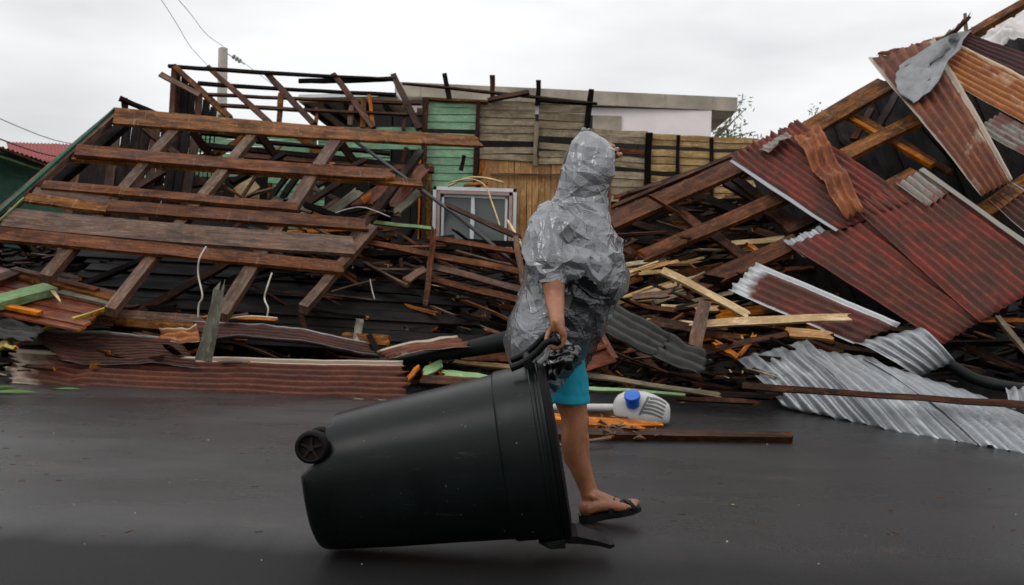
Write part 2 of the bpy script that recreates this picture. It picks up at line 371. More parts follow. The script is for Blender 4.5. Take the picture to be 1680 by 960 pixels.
# ------------------------------------------------------------------ planks and sheets
def plank(name, A, B, w, t=.028, mat='wet_brown', parent=None, nrm=None, roll=0.0, jag=(0, 0), bend=.0, label=None, cat='plank', group=None, torn='orange', seg=None, tw=0.0, taper=(1, 1)):
    A, B = Vector(A), Vector(B); L = (B - A).length; X = (B - A).normalized()
    if nrm is None:
        nrm = (Vector((0, -1.0, .55))).normalized()
    nrm = nrm - X * nrm.dot(X)
    if nrm.length < 1e-3: nrm = Vector((0, 0, 1)) - X * X.z
    nrm.normalize()
    if roll: nrm = Quaternion(X, roll) @ nrm
    Y = nrm.cross(X)
    nw = 3 if not (jag[0] or jag[1]) else 5
    ns = seg or (3 if L < 1.2 else 5)
    rj = [[(0 if not j else j * (.25 + rnd()) * random.choice((.2, .6, 1, 1.2))) for _ in range(nw)] for j in jag]
    vs, fs, mi = [], [], []
    phase = ru(0, 6)
    for i in range(ns + 1):
        s = i / ns
        for lay in (0, 1):
            for k in range(nw):
                yy = (k / (nw - 1) - .5) * w * (taper[0] + (taper[1] - taper[0]) * s)
                x = (s - .5) * L
                if i == 0: x += rj[0][k]
                if i == ns: x -= rj[1][k]
                if 0 < i < ns and (jag[0] or jag[1]):
                    if i == 1 and jag[0]: x = max(x, -.5 * L + rj[0][k] + .01)
                zz = (lay - .5) * t + bend * math.sin(math.pi * s)
                wob = .004 * math.sin(phase + s * 5 + 2 * k) + (.0035 * math.sin(phase * 3 + i * 2.7) if k in (0, nw - 1) else 0)
                a = tw * (s - .5)
                vs.append(Vector((x, (yy + wob) * math.cos(a) - zz * math.sin(a), zz * math.cos(a) + yy * math.sin(a))))
    W2 = nw * 2
    end_a = .0
    for i in range(ns):
        for k in range(nw - 1):
            a = i * W2
            fs.append((a + nw + k, a + W2 + nw + k, a + W2 + nw + k + 1, a + nw + k + 1))
            fs.append((a + k, a + k + 1, a + W2 + k + 1, a + W2 + k))
            mi += [0, 0]
        a = i * W2
        fs.append((a, a + W2, a + W2 + nw, a + nw)); fs.append((a + nw - 1, a + W2 - 1, a + 2 * W2 - 1, a + W2 + nw - 1)); mi += [0, 0]
    for i, j in ((0, jag[0]), (ns, jag[1])):
        for k in range(nw - 1):
            a = i * W2
            f = (a + k, a + nw + k, a + nw + k + 1, a + k + 1)
            fs.append(f if i == 0 else f[::-1]); mi.append(1 if j else 0)
    me = bpy.data.meshes.new(name); me.from_pydata(vs, [], fs)
    me.materials.append(M[mat] if isinstance(mat, str) else mat); me.materials.append(M[torn])
    me.polygons.foreach_set('material_index', mi); me.update()
    o = bpy.data.objects.new(name, me); COL.objects.link(o)
    q = Matrix((X, Y, nrm)).transposed().to_quaternion()
    o.rotation_mode = 'QUATERNION'; o.rotation_quaternion = q
    C = (A + B) / 2
    if parent is not None: o.parent = parent; o.location = C - origin_of(parent)
    else: o.location = C
    if label: tag(o, label, cat if parent is None else None, group)
    return o
def pk(x1, y1, d1, x2, y2, d2, wpx, mat='wet_brown', t=.03, parent=None, name='plank', **k):
    A, B = P(x1, y1, d1), P(x2, y2, d2)
    return plank(name, A, B, wpx * (d1 + d2) / 2 / F_PX, t, mat, parent, **k)
def pp(pl, x1, y1, x2, y2, wpx, off, mat, t=.03, parent=None, name='board', **k):
    A, B = pl.at(x1, y1, off), pl.at(x2, y2, off)
    xm, ym = (x1 + x2) / 2, (y1 + y2) / 2; ln = math.hypot(x2 - x1, y2 - y1); ox, oy = -(y2 - y1) / ln * wpx / 2, (x2 - x1) / ln * wpx / 2
    dv = pl.at(xm + ox, ym + oy, off) - pl.at(xm - ox, ym - oy, off); Xd = (B - A).normalized(); wm = (dv - Xd * dv.dot(Xd)).length
    return plank(name, A, B, wm, t, mat, parent, nrm=pl.n, **k)

def sheet(name, c, mat, parent=None, amp=.014, pitch=.076, nu=14, bend=0.0, curl=(0, 0), ragged=(0, 0), crumple=.006, label=None, cat='roofing sheet', group=None, flip=False, seed=0, sag=0.0, side=0.0, fold=None, soft=0):
    """c = TL(u0,v0), TR(u0,v1), BR(u1,v1), BL(u1,v0): corrugations run from the edge c0-c1 to the edge c3-c2"""
    c = [Vector(x) for x in c]
    W = ((c[1] - c[0]).length + (c[2] - c[3]).length) / 2; L = ((c[3] - c[0]).length + (c[2] - c[1]).length) / 2
    nc = max(3, round(W / pitch)); cols = nc * 6
    n = (c[1] - c[0]).cross(c[3] - c[0]).normalized()
    if n.y > 0: n = -n
    vs, uv, fr = [], [], []
    ra = [ragged[0] * (noise.noise(Vector((k * .23, seed, 1))) + .5 * noise.noise(Vector((k * .9, seed, 3)))) for k in range(cols + 1)]
    rb = [ragged[1] * (noise.noise(Vector((k * .23, seed, 7))) + .5 * noise.noise(Vector((k * .9, seed, 9)))) for k in range(cols + 1)]
    for i in range(nu + 1):
        for k in range(cols + 1):
            u0 = i / nu; v = k / cols
            u = u0 + (ra[k] / L) * (1 - u0) + (rb[k] / L) * u0
            p = (c[0] * (1 - u) + c[3] * u) * (1 - v) + (c[1] * (1 - u) + c[2] * u) * v
            h = amp * math.cos(2 * math.pi * nc * v) * (1 if not soft else soft + (1 - soft) * min(1, u0 / .25))
            h += bend * math.sin(math.pi * u) + sag * math.sin(math.pi * v)
            h += curl[0] * max(0, (.3 - u) / .3) ** 2 + curl[1] * max(0, (u - .7) / .3) ** 2
            h += side * max(0, (v - .75) / .25) ** 2
            h += crumple * 2 * noise.noise(Vector((u * L * 2.2 + seed * 9.1, v * W * 2.2, seed))) + crumple * noise.noise(Vector((u * L * 8 + seed, v * W * 8, seed + 4)))
            if fold:
                for (fu, fh, fw) in fold: h += fh * math.exp(-((u - fu + .04 * noise.noise(Vector((v * 9, fu, seed)))) / fw) ** 2)
            vs.append(p + n * h); uv.append((u * L, v * W * .076 * nc / W)); fr.append((u, v))
    fs = []
    C1 = cols + 1
    for i in range(nu):
        for k in range(cols):
            a = i * C1 + k; fs.append((a, a + 1, a + C1 + 1, a + C1))
    o = mesh_obj(name, vs, fs, M[mat], parent, smooth=True, uvs={'sheet': uv, 'frac': fr})
    sm = o.modifiers.new('gauge', 'SOLIDIFY'); sm.thickness = .0016
    if label: tag(o, label, cat if parent is None else None, group)
    return o
def psheet(name, q, mat, parent=None, **k):
    return sheet(name, [P(*x) for x in q], mat, parent, **k)
def wire(name, pts, r, mat, parent=None, label=None, cat=None, group=None, sp=5, n=5):
    v, f = tube(spline(pts, sp) if sp else pts, r, n)
    o = mesh_obj(name, v, f, M[mat], parent, smooth=True)
    if label: tag(o, label, cat, group)
    return o

# ------------------------------------------------------------------ far buildings
root = thing('concrete_building', P(1000, 440, 18), 'flat roofed concrete building with pale pink wall and stained fascia behind the wrecked house', 'building')
A, B = P(648, 134, 16.6), P(1210, 160, 17.0); B2 = Vector((0.25, 6.5, 0))
th = Vector((0, 0, .27))
v, f = hexa([A - th, B - th, B - th + B2, A - th + B2, A, B, B + B2, A + B2])
mesh_obj('roof_slab', v, f, M['concrete'], root)
for i in range(7):
    s = (i + .5) / 7; q = A.lerp(B, s); w_ = .012
    v, f = hexa([q + Vector((a_, b2_, c2_)) for c2_ in (-.262, -.01) for (a_, b2_) in ((-w_, -.012), (w_, -.012), (w_, .01), (-w_, .01))])
    mesh_obj('fascia_joint', v, f, M['concrete'], root)
x1 = P(1167, 200, 16.98); x0 = P(560, 200, 16.98); zt = B.z - .272
v, f = hexa([(x0.x, 16.98, 0), (x1.x, 16.98, 0), (x1.x, 23, 0), (x0.x, 23, 0), (x0.x, 16.98, zt), (x1.x, 16.98, zt), (x1.x, 23, zt), (x0.x, 23, zt)])
mesh_obj('wall', v, f, M['pink_wall'], root)
q = P(993, 203, 16.94)
v, f = hexa([q + Vector((-.32, -.0, -.16)), q + Vector((.32, 0, -.16)), q + Vector((.32, .03, -.16)), q + Vector((-.32, .03, -.16)), q + Vector((-.32, 0, .16)), q + Vector((.32, 0, .16)), q + Vector((.32, .03, .16)), q + Vector((-.32, .03, .16))])
mesh_obj('vent_panel', v, f, M['concrete'], root)

root = thing('carport', P(600, 440, 16), 'flat carport roof with thin white edge and dark underside behind the bare rafters', 'carport')
A, B = P(490, 155, 15.2), P(652, 152, 15.2); bk = Vector((.2, 3.4, -.12)); th = Vector((0, 0, .06))
v, f = hexa([A - th, B - th, B - th + bk, A - th + bk, A, B, B + bk, A + bk])
mesh_obj('roof', v, f, M['white_frame'], root)
th2 = Vector((0, .02, -.065))
v, f = hexa([A + th2 * 2, B + th2 * 2, B + th2 * 2 + bk * .98, A + th2 * 2 + bk * .98, A + th2, B + th2, B + th2 + bk * .98, A + th2 + bk * .98])
mesh_obj('ceiling', v, f, M['tan_grey'], root)
for i in range(5):
    s = (i + .3) / 5; a = A.lerp(B, s) + Vector((0, .1, -.2)); plank('rafter', a, a + bk * .93, .09, .05, 'black_wood', root, nrm=Vector((1, 0, 0)))
for px in (574, 688):
    plank('post', P(px, 178, 16.5), Vector((P(px, 178, 16.5).x, 16.5, 0)), .09, .09, 'grey_brown', root, nrm=Vector((0, -1, 0)))

root = thing('green_house', P(10, 440, 12), 'dark green house under a maroon roof edge at the left border', 'house')
A, B = P(-90, 268, 11.5), P(118, 306, 14.5)
v, f = hexa([(A.x, A.y, 0), (B.x, B.y, 0), (B.x, B.y + .1, 0), (A.x, A.y + .1, 0), (A.x, A.y, A.z), (B.x, B.y, B.z), (B.x, B.y + .1, B.z), (A.x, A.y + .1, A.z)])
mesh_obj('wall', v, f, M['dark_green'], root)
for i in range(7):
    s0 = i / 7
    z0 = .35 + i * .34
    a = Vector((A.x, A.y - .012, z0)); b_ = Vector((B.x, B.y - .012, z0)); plank('siding_board', a, b_, .33, .015, 'dark_green', root, nrm=Vector((.8, -.6, 0)).normalized() if 0 else (Vector((B.y - A.y, -(B.x - A.x), 0)).normalized()))
a0, a1 = P(-80, 210, 11), P(98, 278, 13.6)
plank('fascia', a0 + Vector((0, 0, -.03)), a1 + Vector((0, 0, -.03)), .12, .03, 'red_brown', root, nrm=Vector((0, -1, .2)))
plank('eave_board', P(-80, 232, 11.2), P(92, 290, 13.8), .16, .03, 'old_green', root, nrm=Vector((0, -1, -.5)))
sheet('roof', [P(-110, 203, 11), P(98, 273, 13.6), P(40, 268, 15), P(-60, 232, 15)], 'maroon', root, nu=4)
root = thing('red_roofed_house', P(80, 440, 18), 'distant house with bright red roof between the green house and the wreck', 'house')
sheet('roof', [P(20, 268, 17.2), P(150, 274, 17.2), P(150, 238, 20), P(10, 233, 20)], 'roof_red', root, nu=4)
a = P(30, 268, 17.4); b_ = P(150, 272, 17.4)
v, f = hexa([(a.x, 17.4, 0), (b_.x, 17.4, 0), (b_.x, 20, 0), (a.x, 20, 0), (a.x, 17.4, a.z), (b_.x, 17.4, a.z), (b_.x, 20, a.z), (a.x, 20, a.z)])
mesh_obj('wall', v, f, M['dark_green'], root)

# utility pole
pt, pb = P(366, 79, 20), P(359, 440, 20); pb.z = 0
root = thing('utility_pole', pb, 'square concrete utility pole rising behind the bare rafters', 'pole')
v, f = tube([pb, pt], [.15, .11], 4); mesh_obj('pole', v, f, M['pole'], root)
ins = P(379, 91, 20)
mb = MB()
for k in range(3): mb.add(tube([ins + Vector((.05 + k * .07, 0, -.02 - k * .045)), ins + Vector((.08 + k * .07, 0, -.04 - k * .045))], [.055, .055], 8))
mb.add(tube([pt + Vector((.05, 0, -.1)), ins + Vector((.32, 0, -.2))], .012, 5))
mb.build('insulator', M['cable'], root)
for lab, a, b_, r_, mt in (('thin wire running up from the utility pole to the top edge, left one', (345, 112, 20), (258, -10, 14), .006, 'cable'),
                  ('thin wire running up from the utility pole to the top edge, right one', (372, 80, 20), (284, -10, 14), .006, 'cable'),
                  ('thin wire descending right from the pole insulator', (392, 97, 20), (560, 205, 24), .006, 'cable'),
                  ('upper grey wire crossing the sky at the left border', (-20, 178, 14), (136, 238, 16), .009, 'cable'),
                  ('lower black wire crossing the sky at the left border', (-20, 212, 13), (125, 258, 15), .013, 'black_cable')):
    A, B = P(*a), P(*b_); B2_ = A + (B - A) * 2.6 if 'pole insulator' not in lab and 'border' not in lab else B; A2_ = A - (B - A) * (1.5 if 'border' in lab or 0 else 0); A2_ = A if 'border' not in lab else A + (A - B) * 1.5
    wire('power_line', [A2_, A2_.lerp(A, .5) if A2_ != A else A.lerp(B, .2) - Vector((0, 0, .06)), A.lerp(B, .5) - Vector((0, 0, .12)), B] + ([B2_] if B2_ != B else []), r_, mt, label=lab, cat='wire', group='overhead wires')

# tree behind
def tree(px0, py0, d, tips, label, nl=26):
    b0 = P(px0, py0, d); base = Vector((b0.x - .2, d, 0))
    root = thing('tree', base, label, 'tree')
    br = MB(); lv = MB(); rs = random.Random(int(px0))
    br.add(tube(spline([base, (base + b0) / 2 + Vector((.1, 0, 0)), b0], 4), [.12 - .008 * i for i in range(9)], 6))
    for (tx, ty) in tips:
        t_ = P(tx, ty, d + rs.uniform(-.4, .4)); pts = spline([b0, b0.lerp(t_, .5) + Vector((rs.uniform(-.1, .1), 0, rs.uniform(-.05, .12))), t_], 4)
        br.add(tube(pts, [.03 - .0026 * i for i in range(len(pts))], 5))
        for i in range(nl):
            q = pts[rs.randint(3, len(pts) - 1)] + Vector((rs.gauss(0, .13), rs.gauss(0, .13), rs.gauss(0, .11)))
            a = Vector((rs.gauss(0, 1), rs.gauss(0, 1), rs.gauss(0, 1))).normalized(); c_ = a.orthogonal().normalized(); s = rs.uniform(.05, .10)
            lv.add(([q - a * s, q + c_ * s * .45, q + a * s, q - c_ * s * .45], [(0, 1, 2, 3)]))
    br.build('trunk', M['bark'], root); lv.build('crown', M['tree_leaf'], root)
tree(1168, 232, 22, [(1216, 165), (1224, 178), (1206, 196), (1240, 216), (1222, 222), (1196, 205), (1190, 222), (1212, 226)], 'sparse leafy tree behind the concrete roof corner')
tree(1330, 230, 24, [(1343, 176), (1337, 183), (1350, 185)], 'small leafy treetop above the fallen beam at the right', 14)

# ------------------------------------------------------------------ wooden house wall
WD = 12.4
house = thing('wooden_house', P(880, 440, WD), 'torn open wooden house wall with green, grey and tan boards around a window', 'house')
def bay(x0, x1, y0, y1, n, mat, d=WD, dy=0.0, gap=.10, brk=0.0, skew=0.0, lastx=None):
    """n horizontal boards filling a bay; dy = drop from left to right end in pixels"""
    h = (y1 - y0) / n
    for i in range(n):
        yc = y0 + h * (i + .5)
        s = ru(-1, 1) * skew
        A, B = P(x0, yc - s, d), P(x1, yc + dy + s, d)
        jj = brk if rnd() < .4 else 0
        plank('board', A, B, h * (1 - gap * .5) * d / F_PX, .02, mat, house, nrm=Vector((0, -1, .10 + .05 * rnd())), jag=(0, jj), seg=2)
bay(700, 783, 163, 212, 4, 'green', dy=1.5, brk=.05)
bay(697, 780, 219, 400, 14, 'green', dy=1)
for x in (0,): bay(697, 712, 300, 400, 7, 'old_green', d=WD - .03)
bay(522, 697, 208, 245, 3, 'green', dy=1)
bay(522, 640, 246, 270, 2, 'green', dy=1)
bay(296, 520, 206, 250, 4, 'green', dy=2)
bay(440, 532, 252, 400, 12, 'green', dy=1)
bay(296, 440, 252, 290, 3, 'green', dy=1)
bay(787, 878, 167, 231, 5, 'tan_grey', dy=2)
bay(787, 878, 240, 262, 2, 'tan_grey', dy=3, skew=2)
bay(884, 962, 171, 224, 4, 'tan_grey', dy=3, skew=1)
bay(884, 966, 235, 268, 3, 'tan_grey', dy=3, skew=2)
bay(968, 1062, 211, 233, 2, 'tan_grey', dy=5)
bay(1000, 1062, 243, 252, 1, 'red_brown', dy=3)
bay(968, 1062, 252, 270, 2, 'tan_grey', dy=8, skew=2)
bay(968, 1064, 279, 330, 4, 'tan_grey', dy=4)
for x0, x1 in ((1068, 1111), (1115, 1166), (1171, 1246)):
    o_ = (x0 - 1068) * .055
    bay(x0, x1, 219 + o_, 239 + o_, 2, 'yellow', dy=2, gap=.2)
    bay(x0, x1, 244 + o_, 281 + o_, 3, 'yellow', dy=2, gap=.2, skew=.6)
    bay(x0, x1, 288 + o_, 335 + o_, 4, 'yellow', dy=2, gap=.2)
# upright honey boards beside the window
x = 789
while x < 945:
    w_ = ru(8.5, 11); top = 257 + (x - 789) * .03 + (5 if x > 880 else 0)
    if x > 908: w_ = 10
    pk(x + w_ / 2, top, WD + .02, x + w_ / 2 - 2, 430, WD + .02, w_ * .94, 'honey', .018, house, name='board', nrm=Vector((0, -1, 0)), seg=2)
    x += w_
pk(805, 286, WD - .03, 945, 287, WD - .03, 3, 'grey_brown', .03, house, name='rail', nrm=Vector((0, -1, 0)))
for (xa, ya, xb, yb, w_, mt) in ((698, 160, 692, 400, 9, 'wet_brown'), (785, 166, 779, 300, 7, 'wet_brown'), (881, 200, 877, 272, 7, 'tan_grey'),
        (1065, 218, 1060, 330, 10, 'black_wood'), (1113, 222, 1109, 330, 4, 'black_wood'), (1168, 226, 1164, 330, 5, 'black_wood'),
        (691, 262, 688, 400, 6, 'orange'), (706, 268, 703, 402, 6, 'rafter_brown'),
        (729, 121, 737, 161, 8, 'black_wood'), (808, 124, 808, 165, 8, 'wet_brown'), (884, 132, 882, 172, 8, 'black_wood'), (970, 147, 962, 214, 9, 'black_wood'),
        (443, 300, 440, 400, 5, 'rafter_brown'), (512, 206, 507, 400, 6, 'grey_brown'), (667, 242, 655, 285, 7, 'wet_brown')):
    pk(xa, ya, WD - .06, xb, yb, WD - .06, w_, mt, .07, house, name='post', nrm=Vector((0, -1, 0)))
pk(884, 164, WD - .1, 965, 170, WD - .1, 5, 'black_wood', .05, house, name='rail')
pk(800, 165, WD - .12, 868, 151, WD - .12, 7, 'wet_brown', .05, house, name='brace')
pk(660, 137, WD - .1, 980, 170, WD - .1, 3, 'wet_brown', .04, house, name='rail')
pk(700, 163, WD - .05, 800, 168, WD - .05, 4, 'rafter_brown', .05, house, name='rail')
# boards added behind the gaps, near-black colour for the unlit room
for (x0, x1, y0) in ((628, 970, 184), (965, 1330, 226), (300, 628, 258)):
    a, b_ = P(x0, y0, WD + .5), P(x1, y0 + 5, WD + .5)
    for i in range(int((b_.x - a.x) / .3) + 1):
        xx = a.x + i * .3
        plank('gap_backing', Vector((xx, WD + .5, 0)), Vector((xx, WD + .5, a.z + (b_.z - a.z) * i * .3 / (b_.x - a.x))), .31, .02, 'dark_inside', house, nrm=Vector((0, -1, 0)), seg=1)
# window
wr = house
fr_ = MB()
wf = thing('x', (0, 0, 0), None, None); bpy.data.objects.remove(wf)
def framebox(x0, y0, x1, y1, wd, dep, d, name, mat, parent):
    mb = MB()
    for (a, b2) in (((x0, y0), (x1, y0 + 4)), ((x1, y0 + 4), (x1 - 2, y1 + 4)), ((x1 - 2, y1 + 4), (x0 - 2, y1)), ((x0 - 2, y1), (x0, y0))):
        A, B = P(a[0], a[1], d), P(b2[0], b2[1], d); t_ = (B - A).normalized(); s_ = t_.cross(Vector((0, 1, 0))).normalized() * wd / 2; e = t_ * wd * .48; y_ = Vector((0, dep / 2, 0))
        mb.add(hexa([A - s_ - y_ - e, B - s_ - y_ + e, B - s_ + y_ + e, A - s_ + y_ - e, A + s_ - y_ - e, B + s_ - y_ + e, B + s_ + y_ + e, A + s_ + y_ - e]))
    return mb.build(name, mat, parent)
win = framebox(714, 309, 845, 402, .05, .10, WD - .10, 'window', M['white_frame'], house)
framebox(720, 315, 838, 402, .045, .06, WD - .16, 'frame', M['pink_frame'], win)
framebox(727, 321, 831, 402, .035, .06, WD - .12, 'frame', M['white_frame'], win)
pk(776, 322, WD - .14, 774, 402, WD - .14, 6, M['white_frame'], .04, win, name='sash_bar', nrm=Vector((0, -1, 0)))
for x0, x1 in ((728, 774), (778, 831)):
    q = [P(x0, 322, WD - .08), P(x1, 324, WD - .08), P(x1, 405, WD - .08), P(x0, 403, WD - .08)]
    y_ = Vector((0, .006, 0)); v, f = hexa([q[3], q[2], q[2] + y_, q[3] + y_, q[0], q[1], q[1] + y_, q[0] + y_])
    mesh_obj('pane', v, f, M['glass'], win)
# ------------------------------------------------------------------ bare roof skeleton, upper left
sk = thing('bare_roof_frame', P(450, 300, 12.8), 'bare roof skeleton of thin purlins and slanted rafters standing against the sky', 'roof frame')
for (x1, y1, x2, y2, w_, d_) in ((276, 109, 652, 131, 4.5, 12.9), (325, 137, 650, 156, 5, 12.7), (342, 155, 692, 170, 4.5, 12.5), (362, 173, 692, 189, 4.5, 12.3), (490, 133, 650, 129, 7, 12.95),
        (800, 152, 985, 171, 3, 12.6)):
    if x1 == 800: continue
    pk(x1, y1, d_, x2, y2, d_, w_, 'black_wood' if y1 < 150 else 'wet_brown', .045, sk, name='purlin', bend=-.015, seg=8)
for (x1, y1, x2, y2, w_) in ((341, 110, 443, 202, 8), (437, 120, 515, 204, 9), (547, 122, 613, 210, 9), (645, 123, 688, 212, 10), (652, 250, 640, 268, 6)):
    if x1 == 652: continue
    pk(x1, y1, 13.0, x2, y2, 12.0, w_, 'wet_brown', .05, sk, name='rafter')
for (x1, y1, x2, y2, w_, mt) in ((461, 153, 458, 202, 8, 'rafter_brown'), (597, 162, 595, 210, 8, 'rafter_brown'), (606, 156, 612, 212, 6, 'orange'), (577, 174, 574, 206, 8, 'grey_brown'), (520, 178, 518, 204, 5, 'rafter_brown'), (664, 170, 662, 214, 5, 'wet_brown')):
    pk(x1, y1, 12.4, x2, y2, 12.3, w_, mt, .05, sk, name='upright')
pk(286, 107, 12.95, 282, 196, 12.6, 8, 'red_brown', .06, sk, name='post')
pk(287, 110, 12.9, 378, 194, 12.4, 9, 'rafter_brown', .06, sk, name='rafter')
pk(263, 122, 12.6, 328, 156, 12.4, 9, 'grey_brown', .03, sk, name='brace')
for i in range(7):
    x = 291 + i * 12; pk(x, 114 + i * 12.2, 13.02, x - 3, 200, 12.7, 11.6, 'black_wood' if i % 3 else 'wet_brown', .02, sk, name='gable_board', nrm=Vector((0, -1, 0)), seg=2)
for i in range(9):
    pk(296 + i * 7, 205 + i * 2, 12.2, 290 + i * 7, 300, 12.2, 1.2, 'black_wood', .02, sk, name='batten', seg=1)

# ------------------------------------------------------------------ left collapsed roof
PL = Plane((190, 190, 9.6), (790, 238, 11.0), (0, 388, 7.5))
rf = thing('collapsed_roof', PL.at(200, 430), 'collapsed roof frame on the left with wide brown boards nailed across its rafters', 'roof')
def rb(*a, **k): return pp(PL, *a, parent=rf, **k)
rb(187, 191, 790, 233, 24, 0, 'rafter_brown', .035, jag=(0, .10), seg=8, bend=-.03, taper=(1.0, .72))
rb(124, 247, 650, 288, 17, 0, 'red_brown', .035, jag=(0, .12), seg=8, bend=-.02)
rb(119, 258, 692, 302, 11, .06, 'rafter_brown', .04, seg=8)
rb(70, 304, 490, 341, 12, 0, 'red_brown', .035, jag=(0, .02), seg=7)
rb(56, 314, 183, 331, 12, .02, 'grey_brown', .03, jag=(0, .03))
rb(42, 325, 176, 343, 14, -.01, 'rafter_brown', .03)
rb(174, 339, 606, 370, 18, 0, 'red_brown', .035, jag=(0, .08), seg=7)
rb(8, 358, 585, 405, 30, 0, 'grey_brown', .035, jag=(0, .03), seg=8, bend=-.02)
rb(-50, 380, 565, 440, 19, 0, 'red_brown', .035, jag=(0, .02), seg=8)
for (x1, y1, x2, y2, w_, mt, o_) in ((297, 205, 74, 458, 15, 'grey_brown', .07), (421, 215, 180, 512, 15, 'grey_brown', .07), (553, 228, 362, 520, 19, 'grey_brown', .07), (612, 375, 497, 508, 14, 'grey_brown', .07),
        (193, 184, -70, 415, 12, 'grey_brown', .06), (215, 196, 60, 330, 12, 'black_wood', .22),
        (690, 250, 560, 420, 12, 'wet_brown', .3)):
    pp(PL, x1, y1, x2, y2, w_, o_, mt, .09, parent=rf, name='rafter')
pp(PL, 189, 178, -70, 410, 3, .0, 'dark_green', .03, parent=rf, name='edge_trim'); pp(PL, 40, 325, -70, 422, 2, -.03, 'old_green', .02, parent=rf, name='edge_trim')
for (x1, y1, d1, x2, y2, d2, w_, mt) in ((228, 204, 10.2, 300, 262, 10.6, 10, 'grey_brown'), (314, 214, 10.4, 368, 284, 10.8, 11, 'wet_brown'), (425, 220, 10.7, 468, 276, 11.2, 12, 'wet_brown'), (560, 236, 10.9, 604, 296, 11.3, 12, 'wet_brown'),
        (468, 252, 11, 380, 300, 10.4, 9, 'black_wood'), (300, 262, 10.8, 210, 318, 10, 12, 'wet_brown'), (500, 270, 11, 460, 330, 10.5, 9, 'black_wood'), (600, 262, 11, 520, 305, 10.6, 8, 'wet_brown'),
        (340, 300, 10.6, 222, 316, 10.2, 10, 'wet_brown'), (570, 292, 11, 478, 350, 10.4, 11, 'wet_brown'), (470, 290, 11, 430, 345, 10.4, 8, 'black_wood'),
        (196, 161, 10.4, 262, 190, 10.6, 7, 'black_wood'), (252, 212, 11.2, 420, 226, 11.6, 6, 'black_wood'), (288, 234, 11.2, 690, 275, 11.6, 9, 'black_wood'), (400, 255, 11.3, 712, 280, 11.6, 10, 'wet_brown'), (420, 232, 11.3, 640, 252, 11.5, 5, 'black_wood'),
        (205, 163, 10.5, 205, 190, 10.4, 8, 'black_wood'), (376, 430, 8.8, 218, 520, 8.0, 14, 'wet_brown'), (250, 420, 9.0, 120, 475, 8.4, 10, 'black_wood'), (480, 420, 9.2, 340, 478, 8.6, 13, 'black_wood')):
    pk(x1, y1, d1, x2, y2, d2, w_, mt, .05, rf, name='strut')
pk(762, 255, 11.2, 756, 280, 11.2, 6, 'wet_brown', .04, rf, name='strut')
# gable boards and dark underside seen between the boards
for i in range(13):
    x = 100 + i * 16; yt = 192 + max(0, (195 - (x + 30))) * .907 + (6 if x > 165 else 0) + max(0, i - 7) * 3
    pk(x + 30, yt, 10.9, x, 420, 9.8, 15.2, 'black_wood' if i % 4 else 'wet_brown', .02, rf, name='gable_board', nrm=Vector((0, -1, .2)), seg=2)
pk(205, 348, 8.9, 258, 352, 8.9, 9, 'yellow', .05, rf, name='block')

# ------------------------------------------------------------------ right collapsed roof
PR = Plane((1200, 262, 9.2), (1680, 40, 9.4), (1550, 565, 6.7))
rr = thing('collapsed_roof', PR.at(1500, 450), 'collapsed roof on the right, dark beams covered with rusted corrugated iron', 'roof')
def rq(pts, mat, off=0.0, name='roofing_sheet', parent=rr, **k):
    return sheet(name, [PR.at(x, y, (o2 if o2 is not None else off)) for (x, y, o2) in [(p + (None,))[:3] for p in pts]], mat, parent, **k)
def rbm(x1, y1, x2, y2, w_, off, mat='red_brown', t=.05, name='beam', **k):
    return pp(PR, x1, y1, x2, y2, w_, off, mat, t, parent=rr, name=name, **k)
rbm(1002, 366, 1224, 268, 25, .10, 'red_brown', .05, seg=6); rbm(1205, 284, 1455, 138, 27, .14, 'rafter_brown', .05, seg=6)
rbm(1050, 424, 1290, 321, 20, .10, 'red_brown', .05, jag=(.05, 0), seg=6)
rbm(1139, 472, 1310, 396, 25, .10, 'red_brown', .05)
rbm(1386, 255, 1520, 190, 20, .12, 'rafter_brown'); rbm(1520, 190, 1590, 140, 20, .12, 'rafter_brown')
rbm(1450, 310, 1500, 282, 14, .12, 'rafter_brown'); rbm(1595, 360, 1700, 290, 26, .12, 'rafter_brown')
rbm(1560, 245, 1700, 190, 18, .16, 'rafter_brown'); rbm(1290, 380, 1400, 330, 14, .2, 'wet_brown')
rbm(1390, 192, 1530, 272, 7, .24, 'orange'); rbm(1405, 190, 1560, 285, 9, .3, 'rafter_brown')
rbm(1590, 58, 1700, -6, 10, .0, 'rafter_brown', .07)
rbm(1540, 160, 1575, 150, 20, .1, 'rafter_brown', .04)
for a in ((1000, 342, 1255, 232, 5, .22), (1004, 330, 1200, 262, 9, .3), (1000, 352, 1215, 262, 4, .14), (1010, 338, 1120, 292, 6, .26), (1004, 326, 1085, 300, 5, .25)):
    rbm(*a, mat='wet_brown', t=.03, jag=(.12, 0), name='broken_batten')
for a in ((1021, 405, 1135, 494, 12, .3), (1106, 340, 1160, 384, 13, .25), (1168, 384, 1228, 428, 14, .25), (1205, 292, 1310, 372, 13, .3), (1140, 322, 1250, 360, 14, .45), (1190, 300, 1240, 330, 10, .4),
          (1262, 350, 1330, 392, 14, .3), (1040, 368, 1120, 390, 10, .5), (1240, 380, 1300, 400, 10, .5), (1480, 140, 1440, 210, 10, .4), (1430, 180, 1400, 230, 10, .4), (1500, 190, 1600, 300, 9, .5), (1380, 230, 1460, 320, 9, .6)):
    rbm(*a, mat='wet_brown' if a[0] % 3 else 'black_wood', name='rafter')
for i in range(13):
    x = 1240 + i * 34; xx = x + 14; yt = 262 - (xx - 1222) * .588 if xx < 1455 else 125 - (xx - 1455) * .55
    rbm(x, yt + 12, x + 150, yt + 345, 46, .80 + .03 * (i % 2), mat='black_wood', t=.02, name='dark_backing')  # near-black boards added so the space behind the beams reads as shade
